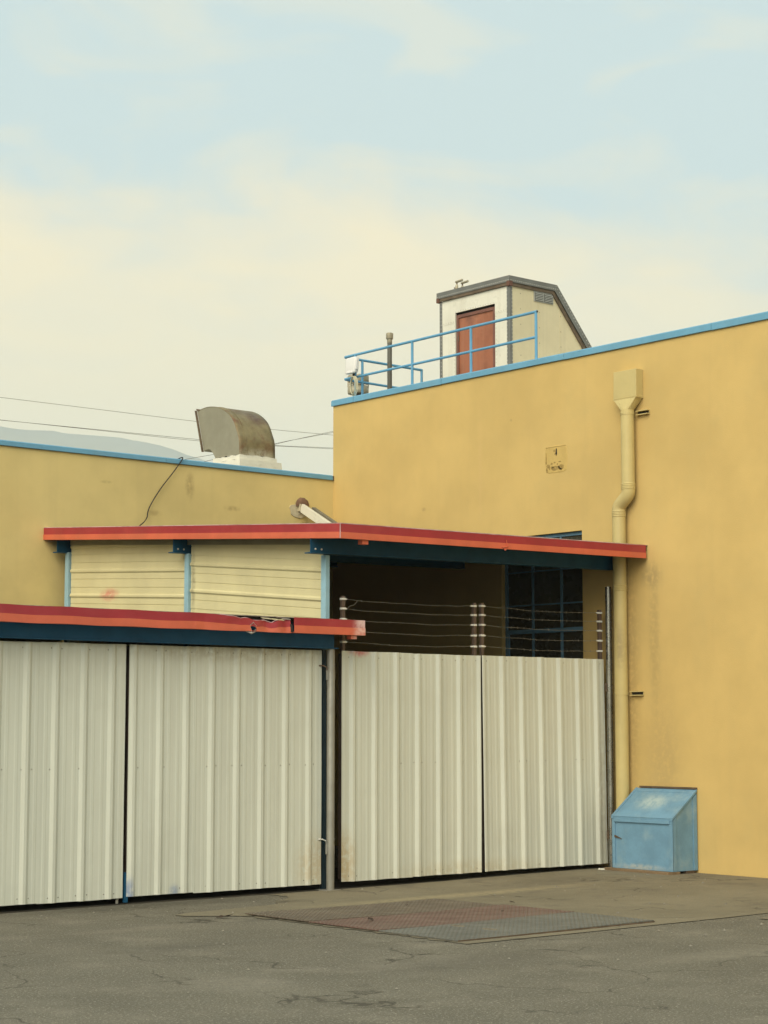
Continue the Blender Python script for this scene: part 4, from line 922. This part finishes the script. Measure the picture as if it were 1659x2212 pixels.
curb(HXa - .022, HXb + .03, 5.945, 6.60, 4.70, 5.462, .022).obj('curb', 'curb', eh, smooth=35)
curb(HXa - .05, HXb + .085, 5.90, 6.90, 4.70, 5.395, .012).obj('curb_base', 'curb', eh, smooth=35)

# ---------------------------------------------------------------- roof brace on the left wall, hanging cable
rbc = thing('roof_brace', (3.75, 5.33, 4.7), 'white square tube brace running from the ochre wall down to the canopy roof', 'brace')
A, D = Vector((3.755, 5.33, 4.712)), Vector((0, -.54, -.275)).normalized()
pp = D.cross(Vector((1, 0, 0))).normalized()
def sq(a, L_, w, h_):
    u = Vector((1, 0, 0)) * w; v = pp * h_; e_ = a + D * L_
    return MB().hexa([a - u - v, a + u - v, a + u + v, a - u + v, e_ - u - v, e_ + u - v, e_ + u + v, e_ - u + v])
sq(A + D * .05, 1.35, .024, .058).obj('brace_tube', 'white_paint', rbc, bevel=.003)
for q in ((.10, .02), (.10, -.02)): MB().dome(A + D * q[0] + pp * q[1] + Vector((-.020, 0, 0)), (-1, 0, 0), .007, .005).obj('bolt', 'rivet_dark', rbc)
box(3.715, 3.80, 5.285, 5.332, 4.640, 4.745).obj('end_bracket', 'patch', rbc, bevel=.004)
a2 = Vector((3.97, 5.33, 4.690)); sq(a2 + D * .02, 1.2, .030, .040).obj('grey_tube', 'tube_grey', rbc, bevel=.003)
pa = MB(); n = 22
pts = []
for i in range(n):
    a = 2 * math.pi * i / n; r_ = 1 + .28 * noise.noise(Vector((math.cos(a) * 1.6, math.sin(a) * 1.6, 7)))
    pts.append((3.745 + .165 * math.cos(a) * r_, 5.326, 4.655 + .105 * math.sin(a) * r_))
pa.prism(pts, (0, .012, 0)); pa.obj('plaster_patch', 'patch', rbc, bevel=.004)
fo = MB(); rr = 8
for i in range(rr + 1):
    th = math.pi / 2 * i / rr
    for k in range(17):
        a = math.pi * k / 16 * 1.12 - .12; q = 1 + .10 * noise.noise(Vector((k * .6, i * .5, 3)))
        fo.v.append((3.79 + .115 * math.cos(a) * math.cos(th) * q, 5.326 - .045 * math.sin(th), 4.735 + .105 * math.sin(a) * math.cos(th) * q + (0 if a > 0 else .0)))
fo.f = [(i * 17 + k, i * 17 + k + 1, (i + 1) * 17 + k + 1, (i + 1) * 17 + k) for i in range(rr) for k in range(16)]
fo.obj('foam_plug', 'foam', rbc, smooth=True)

hc = MB(); cp_ = [(1.76, 5.42, 5.21), (1.765, 5.34, 5.222), (1.752, 5.295, 5.205), (1.70, 5.292, 5.13), (1.60, 5.295, 5.00), (1.45, 5.30, 4.82), (1.33, 5.298, 4.66), (1.245, 5.30, 4.52), (1.215, 5.30, 4.44), (1.20, 5.29, 4.38), (1.13, 5.25, 4.31), (1.03, 5.20, 4.25), (.93, 5.12, 4.185)]
def smooth3(P, k=5):
    out = []
    for i in range(len(P) - 1):
        p0, p1, p2, p3 = [Vector(P[max(0, min(len(P) - 1, i + d))]) for d in (-1, 0, 1, 2)]
        for j in range(k):
            t = j / k; out.append(.5 * ((2 * p1) + (p2 - p0) * t + (2 * p0 - 5 * p1 + 4 * p2 - p3) * t * t + (3 * p1 - p0 - 3 * p2 + p3) * t ** 3))
    return out + [Vector(P[-1])]
tag(hc.tube(smooth3(cp_), .0075, 6).obj('hanging_cable', 'black', smooth=True), 'black cable hanging from the blue coping down the ochre wall', 'cable')

# ---------------------------------------------------------------- overhead wires
def overhead(pts, label, r=.0075):
    P = [Vector(p) for p in pts]
    a = P[0] + (P[0] - P[1]).normalized() * 14; b = P[-1] + (P[-1] - P[-2]).normalized() * 12
    tag(MB().tube(smooth3([a] + P + [b], 6), r, 5).obj('overhead_wire', 'overhead', smooth=True), label, 'wire', 'overhead wires')
overhead([(21.437, 40, 12.434), (25.98, 40, 12.438), (29.19, 40, 12.485), (32.27, 40, 12.564)], 'highest overhead wire, passing behind the top of the exhaust hood')
overhead([(21.45, 40, 11.725), (26.2, 40, 11.80), (29.41, 40, 11.906), (32.25, 40, 12.071)], 'upper wire of the close lower pair behind the exhaust hood')
overhead([(21.45, 40.3, 11.76), (26.2, 40.3, 11.80), (29.41, 40.3, 11.93), (32.25, 40.3, 12.08)], 'lower wire of the close lower pair behind the exhaust hood')
overhead([(26.0, 41, 11.15), (27.7, 41, 11.55), (29.8, 41, 12.03), (30.7, 41, 12.28), (32.8, 41, 12.80)], 'rising wire crossing toward the yellow building, upper of two')
overhead([(29.6, 41, 11.94), (31.0, 41, 12.35), (32.8, 41, 12.84)], 'rising wire crossing toward the yellow building, lower of two')

# ---------------------------------------------------------------- air between the yard and the hill
hm = bpy.data.materials.new('haze_air'); hm.use_nodes = True
hn = hm.node_tree; hn.nodes.clear()
pv = hn.nodes.new('ShaderNodeVolumePrincipled'); pv.inputs['Color'].default_value = (.86, .95, 1.0, 1); pv.inputs['Density'].default_value = .00026; pv.inputs['Anisotropy'].default_value = .1
ho_ = hn.nodes.new('ShaderNodeOutputMaterial'); hn.links.new(pv.outputs[0], ho_.inputs['Volume'])
hz = box(-6800, 6800, -6800, 6800, -1.2, 740).obj('haze', hm); tag(hz, 'pale haze in the air over the whole place', 'haze'); hz['kind'] = 'stuff'
